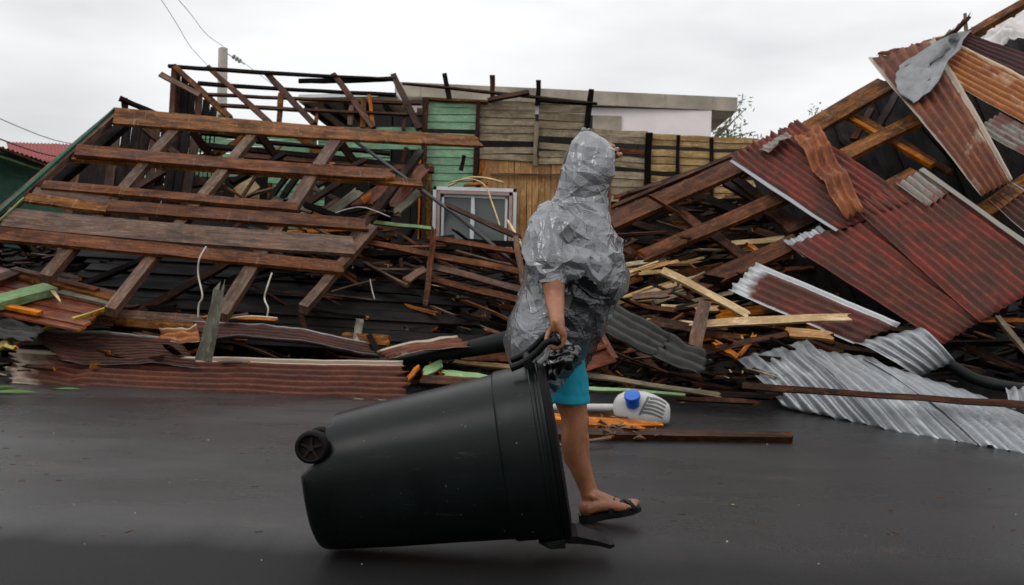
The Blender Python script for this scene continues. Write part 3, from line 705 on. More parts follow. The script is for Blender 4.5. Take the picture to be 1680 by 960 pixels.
# the iron sheets still nailed on
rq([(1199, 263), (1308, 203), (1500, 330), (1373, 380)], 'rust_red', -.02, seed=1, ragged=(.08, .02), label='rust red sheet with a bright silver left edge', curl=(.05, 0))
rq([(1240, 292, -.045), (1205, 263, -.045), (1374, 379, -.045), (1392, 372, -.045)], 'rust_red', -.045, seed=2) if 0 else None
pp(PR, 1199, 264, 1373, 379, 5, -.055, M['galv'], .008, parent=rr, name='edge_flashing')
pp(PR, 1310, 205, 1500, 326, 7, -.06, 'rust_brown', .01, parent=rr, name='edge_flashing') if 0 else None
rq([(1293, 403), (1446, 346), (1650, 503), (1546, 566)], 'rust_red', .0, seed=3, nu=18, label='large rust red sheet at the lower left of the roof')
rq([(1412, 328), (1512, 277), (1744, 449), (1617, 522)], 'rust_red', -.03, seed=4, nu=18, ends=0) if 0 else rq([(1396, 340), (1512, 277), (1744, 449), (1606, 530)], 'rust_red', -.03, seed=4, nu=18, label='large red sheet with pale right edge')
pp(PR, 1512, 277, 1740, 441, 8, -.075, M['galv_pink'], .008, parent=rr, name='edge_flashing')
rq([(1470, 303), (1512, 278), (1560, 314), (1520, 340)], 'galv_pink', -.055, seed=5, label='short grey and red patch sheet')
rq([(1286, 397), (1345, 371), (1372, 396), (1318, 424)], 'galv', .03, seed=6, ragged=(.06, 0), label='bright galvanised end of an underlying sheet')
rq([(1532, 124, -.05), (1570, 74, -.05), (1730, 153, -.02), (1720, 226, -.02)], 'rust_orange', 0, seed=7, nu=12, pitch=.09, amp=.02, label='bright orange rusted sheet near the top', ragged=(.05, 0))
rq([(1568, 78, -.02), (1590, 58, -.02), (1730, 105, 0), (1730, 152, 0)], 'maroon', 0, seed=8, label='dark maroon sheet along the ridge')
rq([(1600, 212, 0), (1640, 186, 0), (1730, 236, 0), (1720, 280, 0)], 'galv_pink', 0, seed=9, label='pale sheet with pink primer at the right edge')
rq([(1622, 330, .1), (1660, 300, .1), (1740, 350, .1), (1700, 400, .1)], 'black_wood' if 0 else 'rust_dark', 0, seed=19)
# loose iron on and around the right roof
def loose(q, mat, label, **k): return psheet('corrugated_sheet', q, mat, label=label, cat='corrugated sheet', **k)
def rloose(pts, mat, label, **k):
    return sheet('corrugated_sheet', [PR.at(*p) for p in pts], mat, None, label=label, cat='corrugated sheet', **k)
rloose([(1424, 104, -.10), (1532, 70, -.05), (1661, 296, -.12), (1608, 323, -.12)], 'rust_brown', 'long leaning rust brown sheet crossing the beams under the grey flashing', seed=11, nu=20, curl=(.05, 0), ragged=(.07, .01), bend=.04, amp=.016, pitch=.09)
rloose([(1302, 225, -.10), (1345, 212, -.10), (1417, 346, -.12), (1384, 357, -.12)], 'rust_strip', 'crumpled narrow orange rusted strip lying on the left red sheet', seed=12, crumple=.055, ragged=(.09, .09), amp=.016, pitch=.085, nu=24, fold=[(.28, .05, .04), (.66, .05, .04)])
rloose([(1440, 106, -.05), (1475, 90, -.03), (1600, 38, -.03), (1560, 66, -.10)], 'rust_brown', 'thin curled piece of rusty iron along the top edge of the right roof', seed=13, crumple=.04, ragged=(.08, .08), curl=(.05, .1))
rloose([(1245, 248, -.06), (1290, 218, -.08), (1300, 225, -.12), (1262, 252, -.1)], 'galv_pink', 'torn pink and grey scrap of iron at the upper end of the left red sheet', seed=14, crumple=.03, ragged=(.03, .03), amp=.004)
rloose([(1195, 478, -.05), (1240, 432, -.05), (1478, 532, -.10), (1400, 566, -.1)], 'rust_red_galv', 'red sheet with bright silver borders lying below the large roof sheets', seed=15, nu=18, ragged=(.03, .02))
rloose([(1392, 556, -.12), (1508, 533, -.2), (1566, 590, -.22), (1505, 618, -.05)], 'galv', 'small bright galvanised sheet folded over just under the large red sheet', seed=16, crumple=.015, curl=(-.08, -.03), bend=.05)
# crumpled flashing
fv = [PR.at(*p) for p in ((1560, 56, -.28), (1588, 50, -.12), (1528, 150, -.25), (1500, 170, -.18), (1469, 147, -.22), (1474, 108, -.25))]
c0 = sum(fv, Vector()) / 6
def crumpled(name, outline, mat, parent=None, n=14, amp=.03, label=None, cat=None, seed=0, thick=.003):
    c0 = sum(outline, Vector()) / len(outline); m_ = len(outline); nn = (outline[1] - c0).cross(outline[0] - c0).normalized()
    vs, fs = [c0], []
    ring = []
    K = 6
    for i in range(m_ * K):
        a = outline[i // K]; b_ = outline[(i // K + 1) % m_]; ring.append(a.lerp(b_, (i % K) / K))
    for j in range(1, n + 1):
        for q in ring:
            p = c0.lerp(q, j / n); w_ = Vector(p) * 5 + Vector((seed, seed, 0))
            vs.append(p + nn * (amp * 2 * (abs(noise.noise(w_)) - .25) + amp * .8 * (abs(noise.noise(w_ * 3)) - .2)))
    m2 = len(ring)
    for k in range(m2): fs.append((0, 1 + k, 1 + (k + 1) % m2))
    for j in range(n - 1):
        for k in range(m2):
            a = 1 + j * m2 + k; b_ = 1 + j * m2 + (k + 1) % m2; fs.append((a, a + m2, b_ + m2, b_))
    o = mesh_obj(name, vs, fs, M[mat] if isinstance(mat, str) else mat, parent, smooth=True)
    s_ = o.modifiers.new('gauge', 'SOLIDIFY'); s_.thickness = thick
    if label: tag(o, label, cat)
    return o
crumpled('metal_flashing', fv, 'tar_paper', amp=.05, label='crumpled grey metal flashing hanging from the top of the long rusty sheet', cat='flashing', seed=3)
crumpled('tarpaulin', [P(*p) for p in ((1592, 68, 10.4), (1640, 40, 10.3), (1700, 5, 10.2), (1700, 60, 9.9), (1655, 62, 9.8), (1625, 84, 9.9))], 'tarp', amp=.10, label='white tarpaulin bulging out under the ridge beam at the top right corner', cat='tarpaulin', seed=8)
pk(1583, 22, 9.9, 1585, 52, 9.9, 4, 'old_grey', .03, label='short pale stick poking up at the top of the right roof', cat='stick')
pk(1635, 520, 7.3, 1690, 585, 6.9, 9, 'tan_grey', label='pale grey board leaning under the right edge of the red sheets')
pk(1650, 300, 8.6, 1700, 330, 8.4, 7, 'rafter_brown', label='thin brown board between the long sheet and the large red sheet at the right edge')

# front galvanised sheets, right
q = lambda x, y: G(x, y)
loose([(1208, 595, 7.1), (1325, 566, 7.0), (1478, 708, 5.85), (1283, 664, 6.6)], 'galv', 'left one of the bright galvanised sheets lying at the road edge, wavy top edge', seed=21, nu=20, ragged=(.025, .03), crumple=.012, curl=(.05, -.02), bend=.05, pitch=.115, amp=.017, soft=.35)
loose([(1308, 574, 6.96), (1432, 592, 6.7), (1642, 742, 5.3), (1446, 702, 5.9)], 'galv', 'middle galvanised sheet at the road edge under the long dark plank', seed=22, nu=20, ragged=(.025, .03), crumple=.010, curl=(.03, -.01), bend=.05, pitch=.115, amp=.017, soft=.35)
loose([(1412, 588, 6.68), (1610, 650, 6.1), (1800, 775, 4.9), (1600, 728, 5.4)], 'galv', 'rightmost galvanised sheet at the road edge running out of the frame', seed=23, nu=20, ragged=(.025, .03), crumple=.010, bend=.04, pitch=.115, amp=.017, soft=.35)
loose([(1648, 640, 6.0), (1710, 628, 6.1), (1720, 665, 5.8), (1655, 668, 5.75)], 'galv', 'small crumpled galvanised scrap on the right end of the dark plank', seed=24, nu=10, crumple=.03)
pk(1219, 633, 6.35, 1720, 668, 5.45, 10, 'wet_brown', .05, label='long dark plank resting across the galvanised sheets', seg=8, nrm=Vector((0, -1, .3)))
v, f = tube(spline([P(1546, 590, 6.6), P(1600, 622, 6.5), P(1660, 636, 6.4), P(1700, 640, 6.4)], 6), .045, 10)
tag(mesh_obj('gutter_pipe', v, f, M['gutter'], smooth=True), 'dark round gutter pipe behind the galvanised sheets at the right', 'pipe')
# dark grey bent sheet beside the person
loose([(975, 540, 6.6), (1001, 494, 6.9), (1100, 556, 6.55), (1076, 592, 6.35)], 'galv_dark', 'dull grey corrugated sheet sloping down behind the person, kinked in the middle', seed=25, nu=14, crumple=.02, ragged=(.04, 0), amp=.026, pitch=.095)
loose([(1072, 590, 6.34), (1098, 554, 6.56), (1158, 578, 6.3), (1150, 622, 6.1)], 'galv_dark', 'lower kinked end of a dull grey corrugated sheet right of the person', seed=26, nu=12, crumple=.03, ragged=(0, .07), amp=.026, pitch=.095)

# ------------------------------------------------------------------ heap under everything (uncountable rubble), coloured near black as shade in the gaps
def heap_z(x, y):
    f0 = 7.5 + .0 * x - (.9 if x > 1.5 else 0) * min(1, (x - 1.5) / 1.5 if x > 1.5 else 0)
    if y < f0: return -.05
    s = min(1, (y - f0) / 3.2); s = s * s * (3 - 2 * s)
    return 1.12 * s
vs, fs = [], []
nx, ny = 90, 30
for j in range(ny + 1):
    for i in range(nx + 1):
        x = -9 + 19 * i / nx; y = 6.4 + 6.0 * j / ny
        z = heap_z(x, y) + (.16 * noise.noise(Vector((x * 2, y * 2, 0))) + .1 * noise.noise(Vector((x * 6, y * 6, 3)))) * (1 if heap_z(x, y) > .02 else .15)
        vs.append(Vector((x, y, max(z - .12, -.08))))
for j in range(ny):
    for i in range(nx):
        a = j * (nx + 1) + i; fs.append((a, a + 1, a + nx + 2, a + nx + 1))
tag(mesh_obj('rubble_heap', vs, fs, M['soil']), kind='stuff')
def splinters(name, n, mat, xr, yr, lift, lr, wr_, seed):
    rs = random.Random(seed); mb = MB()
    for _ in range(n):
        x, y = rs.uniform(*xr), rs.uniform(*yr); z = heap_z(x, y) + rs.uniform(-.08, lift)
        if z < 0.012: z = rs.uniform(.01, .05)
        L = rs.uniform(*lr); w_ = rs.uniform(*wr_); t_ = w_ * rs.uniform(.15, .5)
        a = Vector((rs.gauss(0, 1), rs.gauss(0, .6), rs.gauss(0, .28))).normalized(); b_ = a.cross(Vector((rs.gauss(0, .3), rs.gauss(0, .3), 1))).normalized(); c_ = a.cross(b_)
        p = Vector((x, y, z)); h = [a * L / 2, b_ * w_ / 2, c_ * t_ / 2]
        z_min = p.z - abs(h[0].z) - .01
        if z_min < 0: p.z -= z_min
        k = rs.uniform(.1, .9)
        mb.add(hexa([p - h[0] - h[1] * k - h[2], p + h[0] - h[1] - h[2], p + h[0] * 1.1 + h[1] * k - h[2], p - h[0] + h[1] - h[2], p - h[0] - h[1] * k + h[2], p + h[0] - h[1] + h[2], p + h[0] * .95 + h[1] * k + h[2], p - h[0] * .97 + h[1] + h[2]]))
    return tag(mb.build(name, M[mat]), kind='stuff')
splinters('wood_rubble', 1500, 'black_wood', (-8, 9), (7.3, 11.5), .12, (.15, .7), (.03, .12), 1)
splinters('wood_rubble', 700, 'wet_brown', (-8, 9), (7.3, 11.5), .16, (.12, .6), (.02, .09), 2)
splinters('splinters', 130, 'pale', (-6, 6), (7.2, 10.5), .16, (.06, .35), (.01, .03), 3)
splinters('splinters', 60, 'orange', (-7, 7), (7.1, 10.5), .16, (.06, .35), (.01, .035), 4)
splinters('splinters', 60, 'litter', (-7, 7), (7.0, 10), .16, (.02, .10), (.01, .05), 5)

# random broken boards jammed in the heap
LM = [(775, 350, 'the window'), (945, 470, 'the poncho'), (1160, 482, 'the cream board'), (1150, 530, 'the upright brown board'), (1095, 565, 'the kinked grey sheet'), (1120, 372, 'the dark crossing beams'),
      (1300, 450, 'the silver edged red sheet'), (1300, 330, 'the left red sheet'), (1340, 620, 'the bright galvanised sheets'), (1500, 575, 'the folded galvanised sheet'), (1620, 530, 'the large red sheet'), (1270, 520, 'the long cream board'),
      (700, 440, 'the splintered upright post'), (780, 465, 'the broken slatted frame'), (590, 540, 'the grey post stub'), (560, 330, 'the silver grey splinter'), (665, 335, 'the blue grey board'), (700, 560, 'the round gutter'), (350, 520, 'the tall pointed board'),
      (110, 500, 'the red deck'), (130, 570, 'the lifted rusted sheet'), (500, 410, 'the end of the wide roof board'), (300, 470, 'the roof rafters'), (470, 560, 'the curled rusted sheet'), (1055, 670, 'the lamp head'), (740, 610, 'the pale green boards'), (975, 580, 'the red door piece')]
CW = {'wet_brown': 'dark brown', 'black_wood': 'shaded black', 'red_brown': 'red brown', 'grey_brown': 'grey brown', 'orange': 'torn orange', 'pale': 'pale cream', 'yellow': 'yellowed', 'tan_grey': 'tan', 'honey': 'honey coloured', 'rafter_brown': 'warm brown', 'old_grey': 'silver grey'}
SEEN = {}
def board_label(x, y, L, a, mt, w_):
    lx, ly, nm = min(LM, key=lambda q: (q[0] - x) ** 2 + (q[1] - y) ** 2); dx, dy = x - lx, y - ly
    rel = ('right of ' if dx > 0 else 'left of ') if abs(dx) > abs(dy) else ('below ' if dy > 0 else 'above ')
    near = 'just ' if math.hypot(dx, dy) < 45 else ''
    tilt = 'rising rightward' if a < -.12 else 'dropping rightward' if a > .12 else 'lying nearly level'
    return ' '.join([('short' if L < 85 else 'long' if L > 145 else 'broken'), ('narrow ' if w_ < 8 else 'wide ' if w_ > 12 else '') + CW[mt], 'board', tilt, near + rel + nm])
def fill(n, x0, x1, y0, y1, mats, label, group, wr_=(5, 15), lr=(60, 190), slope=(-25, 25), df=None, seed=0, lift=0):
    rs = random.Random(seed)
    for _ in range(n):
        x, y = rs.uniform(x0, x1), rs.uniform(y0, y1)
        if 690 - lr[1] * .35 < x < 950 and y < 396: continue
        s = (y - y0) / (y1 - y0); d = df[0] * (1 - s) + df[1] * s + rs.uniform(-.25, .25)
        L = rs.uniform(*lr); a = R(rs.uniform(*slope)); dx, dy = L / 2 * math.cos(a), L / 2 * math.sin(a); dd = rs.uniform(-.35, .35)
        st = random.getstate()
        A, B = P(x - dx, y - dy, d + dd), P(x + dx, y + dy, d - dd)
        if min(A.z, B.z) < .04: A.z = max(A.z, .05); B.z = max(B.z, .05)
        wq = rs.uniform(*wr_); mq = rs.choice(mats); label = board_label(x, y, L, a, mq, wq)
        plank('broken_board', A, B, wq * d / F_PX, rs.uniform(.015, .04), mq, roll=rs.uniform(-.6, .7), jag=(rs.choice((0, .06, .14)), rs.choice((0, .06, .14))), label=label, cat='board', group=group, seg=2, bend=rs.uniform(-.02, .03), tw=rs.uniform(-.4, .4), torn=rs.choice(('orange', 'wet_brown', 'pale', 'wet_brown')))
        random.setstate(st)
        SEEN.setdefault(label, []).append((y, COL.objects[-1]))
DK = ['wet_brown', 'black_wood', 'black_wood', 'wet_brown', 'black_wood', 'red_brown', 'black_wood', 'grey_brown']  # mostly black boards, their colour replacing shade inside the heap
fill(60, 1010, 1330, 325, 500, DK, 'dark broken board jammed in the heap between the person and the red iron', 'broken boards heaped right of the person', df=(10.2, 8.0), seed=11, slope=(-28, 20))
fill(30, 1030, 1300, 495, 625, DK + ['orange'], 'dark broken board low in the heap right of the kinked grey sheet', 'low broken boards right of the person', df=(7.9, 6.9), seed=12, slope=(-14, 14), lr=(50, 150))
fill(18, 1010, 1220, 425, 500, ['pale', 'yellow', 'tan_grey', 'honey'], 'pale split lath in the bundle behind the long cream board', 'pale laths right of the person', df=(8.6, 8.0), seed=13, slope=(-22, 2), wr_=(4, 8), lr=(60, 130))
fill(56, 470, 860, 335, 470, DK, 'dark broken board in the heap below the white framed window', 'broken boards heaped left of the person', df=(10.4, 8.7), seed=14, slope=(-12, 28), wr_=(4, 12))
fill(26, 560, 860, 480, 640, DK, 'dark broken board low in the heap left of the person', 'low broken boards left of the person', df=(8.9, 7.3), seed=15, slope=(-6, 16))
fill(22, 60, 480, 440, 560, DK, 'dark broken board under the collapsed roof frame', 'broken boards under the left roof', df=(9.2, 7.8), seed=16, slope=(-20, 20), wr_=(6, 16))
fill(14, 470, 720, 318, 400, ['orange', 'rafter_brown', 'grey_brown', 'old_grey'], 'splintered brown board in the tangle between the roof frame and the window', 'splintered boards beside the window', df=(10.8, 9.6), seed=17, slope=(-40, 25), wr_=(4, 12), lr=(40, 120))
fill(22, 1330, 1700, 520, 640, DK + ['rafter_brown', 'orange'], 'dark broken board in the shadow under the red iron sheets', 'broken boards under the right roof', df=(7.8, 6.9), seed=18, slope=(-15, 30))
fill(12, 1080, 1330, 300, 420, ['orange', 'honey', 'rafter_brown', 'tan_grey'], 'brown board seen through the beams at the foot of the right roof', 'boards behind the right beams', df=(10.9, 9.6), seed=19, slope=(-50, 40), wr_=(5, 14), lr=(40, 110))
fill(20, -20, 330, 560, 615, DK + ['rafter_brown'], 'dark broken board between the front rusted sheets at the left', 'low broken boards at the left', df=(7.9, 7.3), seed=20, slope=(-8, 10), wr_=(4, 10))

fill(26, 130, 560, 235, 400, ['rafter_brown', 'grey_brown', 'wet_brown', 'red_brown', 'black_wood', 'honey', 'orange'], '', 'splintered boards behind the left roof frame', df=(11.6, 10.4), seed=31, slope=(-60, 45), wr_=(3, 13), lr=(45, 150))
fill(36, 1000, 1330, 320, 620, ['rafter_brown', 'tan_grey', 'rafter_brown', 'red_brown', 'wet_brown', 'wet_brown', 'black_wood'], '', 'thin laths right of the person', df=(9.6, 6.8), seed=32, slope=(-35, 30), wr_=(2, 5), lr=(40, 150))
fill(40, 430, 870, 340, 600, ['grey_brown', 'rafter_brown', 'red_brown', 'wet_brown', 'grey_brown', 'black_wood'], '', 'thin laths left of the person', df=(9.8, 7.4), seed=33, slope=(-20, 35), wr_=(2, 6), lr=(50, 170))
fill(16, 120, 430, 500, 600, ['orange', 'rafter_brown', 'wet_brown', 'grey_brown'], '', 'thin laths at the left road edge', df=(8.0, 7.2), seed=34, slope=(-15, 15), wr_=(3, 8), lr=(50, 150))
for lab, lst in SEEN.items():
    if len(lst) > 1:
        lst.sort(key=lambda q: q[0])
        wd = ('upper', 'lower') if len(lst) == 2 else ('topmost', 'middle', 'lowest') if len(lst) == 3 else None
        for k, (y_, ob) in enumerate(lst):
            if wd: ob['label'] = wd[k] + ' ' + lab
for lst in SEEN.values():
    for y_, ob in lst:
        if len(ob['label'].split()) > 16: ob['label'] = ob['label'].replace('narrow ', '').replace('wide ', '').replace('just ', '')
# fallen floor / wall of dark boards, left centre, colour darkened to stand for black hollows
FP = Plane((150, 430, 9.0), (760, 425, 9.6), (250, 525, 7.9))
fw = thing('fallen_wall', FP.at(450, 480), 'fallen wall of dark wet boards lying under the collapsed roof frame', 'wall')
y = 398
i = 0
while y < 560:
    h = 9 + (y - 398) * .075
    x0 = 150 + ru(-30, 30) ; x1 = 640 + ru(-60, 120) + (y - 398) * 1.2
    pp(FP, x0, y, x1, y + (x1 - x0) * .055, h * .93, .02 * (i % 2), 'floor_dark', .025, parent=fw, name='board', seg=4, jag=(0, .06 if rnd() < .6 else 0))
    y += h; i += 1
pp(FP, 470, 410, 760, 470, 11, -.06, 'floor_dark', .05, parent=fw, name='rail')
for (a, label) in (
    ((590, 395, 9.0, 862, 448, 8.4, 10, 'red_brown'), 'long thin red brown board reaching from the roof frame to the poncho'),
    ((700, 389, 8.9, 856, 416, 8.5, 8, 'red_brown'), 'upper slat of the broken frame left of the person, splintered orange end'),
    ((706, 437, 8.7, 862, 478, 8.3, 11, 'grey_brown'), 'third slat of the broken frame left of the person, grey brown'),
    ((704, 457, 8.65, 858, 494, 8.25, 11, 'red_brown'), 'lowest slat of the broken frame left of the person, reddish'),
    ((713, 372, 8.75, 697, 508, 8.4, 9, 'red_brown'), 'upright post with splintered foot at the left of the broken frame'),
    ((846, 388, 8.5, 860, 480, 8.3, 9, 'grey_brown'), 'upright stile of the broken frame touching the poncho'),
    ((697, 442, 8.7, 664, 463, 8.5, 13, 'grey_brown'), 'short grey stub with torn orange end left of the upright post'),
    ((592, 518, 7.9, 584, 562, 7.7, 12, 'old_grey'), 'short grey post stub standing in the rubble with a torn orange top'),
    ((540, 352, 10.0, 592, 312, 10.2, 17, 'old_grey'), 'silver grey splintered board sticking up in the tangle'),
    ((646, 352, 9.9, 690, 314, 10.1, 14, 'old_grey'), 'blue grey board leaning up beside the green wall'),
    ((570, 352, 10.6, 655, 292, 10.8, 22, 'ply_red'), 'wide reddish board leaning behind the tangle left of the window'),
    ((640, 340, 10.5, 700, 272, 10.7, 20, 'ply_red'), 'reddish brown panel board leaning against the green wall'),
    ((470, 382, 9.6, 575, 377, 9.5, 7, 'orange'), 'bright orange splintered board lying between two roof boards'),
    ((585, 362, 9.9, 716, 376, 9.6, 6, 'old_green'), 'mossy thin lath pointing at the lower left window corner'),
    ((495, 334, 9.8, 640, 392, 9.2, 9, 'black_wood'), 'black board sloping down through the tangle'),
    ((716, 300, 9.8, 716, 300, 9.8, 1, 'black_wood'), None),
    ((420, 505, 8.7, 830, 570, 8.0, 14, 'floor_dark'), 'long dark board sloping down behind the black gutter'),
    ((560, 470, 8.8, 700, 482, 8.5, 10, 'floor_dark'), 'short dark board in the black hollow left of the broken frame'),
    ((150, 512, 7.9, 360, 530, 7.6, 15, 'grey_brown'), 'grey brown board at the foot of the roof rafters'),
    ((140, 524, 7.8, 400, 548, 7.4, 14, 'rafter_brown'), 'brown board lying just above the front sheets at the left'),
    ((560, 553, 7.8, 640, 560, 7.6, 18, 'rafter_brown'), 'warm brown board behind the curled rusty sheet'),
    ((330, 520, 7.6, 460, 526, 7.5, 5, 'orange'), 'thin orange torn board left of the grey upright splinter'),
    # right of the person
    ((1086, 444, 7.6, 1232, 520, 7.2, 13, 'pale'), 'cream board sloping down in the heap right of the person'),
    ((1150, 532, 7.2, 1398, 521, 6.9, 13, 'pale'), 'long cream board lying level below the silver edged red sheet'),
    ((1085, 504, 7.7, 1182, 508, 7.5, 9, 'pale'), 'short cream board behind the upright brown board'),
    ((1060, 527, 7.6, 1160, 535, 7.3, 8, 'pale'), 'cream board end left of the upright brown board'),
    ((1139, 570, 6.8, 1157, 494, 7.2, 21, 'grey_brown'), 'upright brown grooved board standing before the cream board'),
    ((1038, 488, 7.9, 1102, 482, 7.8, 11, 'grey_brown'), 'short brown board left of the sloping cream board'),
    ((1020, 500, 7.9, 1150, 516, 7.5, 8, 'red_brown'), 'dark red board behind the upright brown board'),
    ((1170, 574, 6.9, 1300, 546, 7.0, 10, 'wet_brown'), 'dark brown board rising to the right under the long cream board'),
    ((1200, 400, 8.6, 1290, 392, 8.7, 9, 'pale'), 'short pale board between two dark beams left of the red iron'),
    ((1225, 400, 8.5, 1248, 418, 8.3, 8, 'orange'), 'small orange board end between two dark beams'),
    ((1170, 560, 7.0, 1215, 590, 6.8, 9, 'orange'), 'torn orange board end beside the bright galvanised sheet'),
    ((1210, 588, 6.9, 1240, 548, 7.0, 8, 'orange'), 'torn orange splinter above the bright galvanised sheet'),
    ((1285, 545, 7.0, 1370, 552, 6.8, 15, 'honey'), 'curved honey coloured board under the long cream board'),
    ((950, 614, 6.8, 1190, 650, 6.5, 8, 'tan_grey'), 'pale edged lath lying along the road edge right of the person'),
    ((940, 637, 6.7, 1126, 648, 6.5, 5, 'lime'), 'thin light green lath along the road edge behind the lamp head'),
    ((1105, 654, 6.6, 1250, 662, 6.4, 7, 'wet_brown'), 'dark red board at the road edge right of the lamp head'),
    ((1040, 640, 6.9, 1270, 652, 6.5, 9, 'black_wood'), 'black board at the road edge behind the lamp head'),
    ((955, 582, 7.0, 1040, 640, 6.7, 7, 'red_brown'), 'thin red brown lath sloping beneath the red drawer front'),
    # left front
    ((0, 438, 7.6, 20, 452, 7.5, 10, 'grey_brown'), None),
    ((690, 614, 7.1, 727, 596, 7.3, 15, 'lime'), 'thick pale green board end left of the black bin'),
    ((722, 612, 7.2, 806, 620, 7.1, 9, 'lime'), 'flat pale green board behind the black bin'),
    ((688, 622, 7.0, 840, 632, 6.9, 14, 'wet_brown'), 'dark red rotten board behind the black bin'),
    ((660, 632, 6.9, 690, 600, 7.1, 7, 'orange'), 'splintered orange lath at the torn end of the front sheet'),
    ((700, 590, 7.5, 850, 604, 7.3, 6, 'yellow'), 'yellowish lath under the black gutter'),
    ((715, 585, 7.6, 850, 588, 7.4, 14, 'red_brown'), 'reddish slatted board under the black gutter')):
    if label is None: continue
    x1, y1, d1, x2, y2, d2, w_, mt = a
    A, B = P(x1, y1, d1), P(x2, y2, d2); A.z = max(A.z, .03); B.z = max(B.z, .03)
    jg = (.05, .05) if mt not in ('pale', 'grey_brown') else (0, .03)
    if 'stub' in label: jg = (.06, 0) if 'post stub' in label else (0, .07)
    plank('loose_board', A, B, w_ * (d1 + d2) / 2 / F_PX, .035, mt, jag=jg, label=label, cat='board', seg=4, bend=ru(-.01, .02))
# pointed upright splinter at left
pk(334, 592, 6.9, 364, 449, 7.1, 27, 'old_grey', .03, label='tall pointed grey board standing upright in front of the left wreck', jag=(0, .25), seg=5, bend=.05, torn='old_grey', roll=.5, taper=(1, .45))
# pipe
wire('thin_pipe', [P(584, 233, 10.6), P(700, 318, 9.9), P(760, 362, 9.5), P(835, 425, 8.9)], .022, 'black_cable', label='thin black pipe sloping across the tangle in front of the window', cat='pipe', sp=3, n=7)
pk(732, 336, 9.6, 856, 392, 8.9, 8, 'wet_brown', label='brown lath crossing in front of the window', jag=(.05, .05))
# gutter tube behind the front sheets
v, f = tube(spline([P(470, 602, 7.45), P(640, 594, 7.4), P(760, 574, 7.3), P(850, 556, 7.1)], 5), [.02 + .0052 * i for i in range(16)], 10)
tag(mesh_obj('gutter_pipe', v, f, M['gutter'], smooth=True), 'dark green round gutter lying left of the person', 'gutter')
# fallen panel at far left
DP = Plane((20, 450, 7.9), (190, 492, 7.6), (0, 520, 7.0))
dp = thing('fallen_deck', DP.at(80, 490), 'fallen deck of red stained boards with a green batten at the left edge', 'deck')
for i in range(8):
    y = 455 + i * 9.5
    pp(DP, -40 + (i % 2) * 6, y - 18, 200 - i * 9, y + 30 - i * 1.6, 9.6, .012 * (i % 2), 'ply_red', .02, parent=dp, name='board', seg=3, jag=(0, .03))
pp(DP, 22, 443, 160, 478, 6, -.05, 'red_brown', .05, parent=dp, name='edge_strip'); pp(DP, 30, 452, 194, 494, 7, -.03, 'rafter_brown', .04, parent=dp, name='edge_strip')
pp(DP, -30, 470, 26, 449, 12, -.04, 'wet_brown', .05, parent=dp, name='joist'); pp(DP, -30, 503, 84, 474, 14, -.06, 'old_green', .07, parent=dp, name='batten')
pp(DP, 98, 479, 186, 500, 7, -.02, 'old_grey', .02, parent=dp, name='edge_strip'); pp(DP, -30, 494, 66, 514, 6, -.04, 'orange', .03, parent=dp, name='batten')
pp(DP, 120, 524, 186, 503, 2, -.01, M['yellow_paint'], .03, parent=dp, name='edge_strip'); pp(DP, 82, 472, 100, 496, 6, -.08, 'pale', .01, parent=dp, name='torn_strip', taper=(1.3, .1))
loose([(-40, 555, 6.9), (-50, 505, 7.3), (78, 512, 7.2), (45, 562, 6.8)], 'galv_dark', 'crumpled grey corrugated scrap at the left border', seed=31, nu=12, crumple=.045, ragged=(0, .08), amp=.02, pitch=.1)
pk(-10, 575, 6.9, 14, 560, 6.9, 9, M['yellow_paint'], label='yellow painted board end at the left border, upper')
pk(22, 562, 6.95, 42, 552, 7.0, 7, M['yellow_paint'], label='yellow painted chip below the grey scrap'); pk(8, 568, 6.8, 30, 572, 6.75, 6, M['yellow_paint'], label='small yellow splinter nearest the road at the left border', jag=(.02, .05))
pk(60, 542, 7.4, 90, 533, 7.4, 7, M['yellow_paint'], label='yellow painted edge piece under the red deck')
# front sheets
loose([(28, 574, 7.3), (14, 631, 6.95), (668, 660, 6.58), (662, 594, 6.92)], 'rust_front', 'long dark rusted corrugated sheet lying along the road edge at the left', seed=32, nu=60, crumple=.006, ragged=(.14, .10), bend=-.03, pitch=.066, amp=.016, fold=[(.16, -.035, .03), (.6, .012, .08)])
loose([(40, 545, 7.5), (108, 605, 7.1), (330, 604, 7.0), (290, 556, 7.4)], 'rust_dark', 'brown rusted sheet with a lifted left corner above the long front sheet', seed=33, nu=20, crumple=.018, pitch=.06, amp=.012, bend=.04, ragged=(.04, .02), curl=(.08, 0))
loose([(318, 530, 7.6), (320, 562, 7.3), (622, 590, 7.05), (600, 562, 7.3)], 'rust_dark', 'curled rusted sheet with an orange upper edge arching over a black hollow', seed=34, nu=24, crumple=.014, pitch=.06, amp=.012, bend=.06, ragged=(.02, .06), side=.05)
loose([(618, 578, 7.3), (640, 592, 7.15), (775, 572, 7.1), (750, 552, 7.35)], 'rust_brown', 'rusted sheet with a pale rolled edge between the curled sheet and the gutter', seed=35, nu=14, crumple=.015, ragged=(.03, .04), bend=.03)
psheet('torn_sheet', [(262, 540, 7.5), (258, 556, 7.35), (330, 566, 7.2), (325, 540, 7.4)], 'rust_orange', label='small torn orange iron scrap curled beside the curled rusted sheet', cat='iron scrap', seed=36, crumple=.05, nu=10)
pk(527, 661, 6.65, 655, 657, 6.75, 13, 'orange', .03, label='torn bright orange plank on the road under the end of the front sheet', jag=(.15, .1), nrm=Vector((0, -.8, .6)), tw=.5)
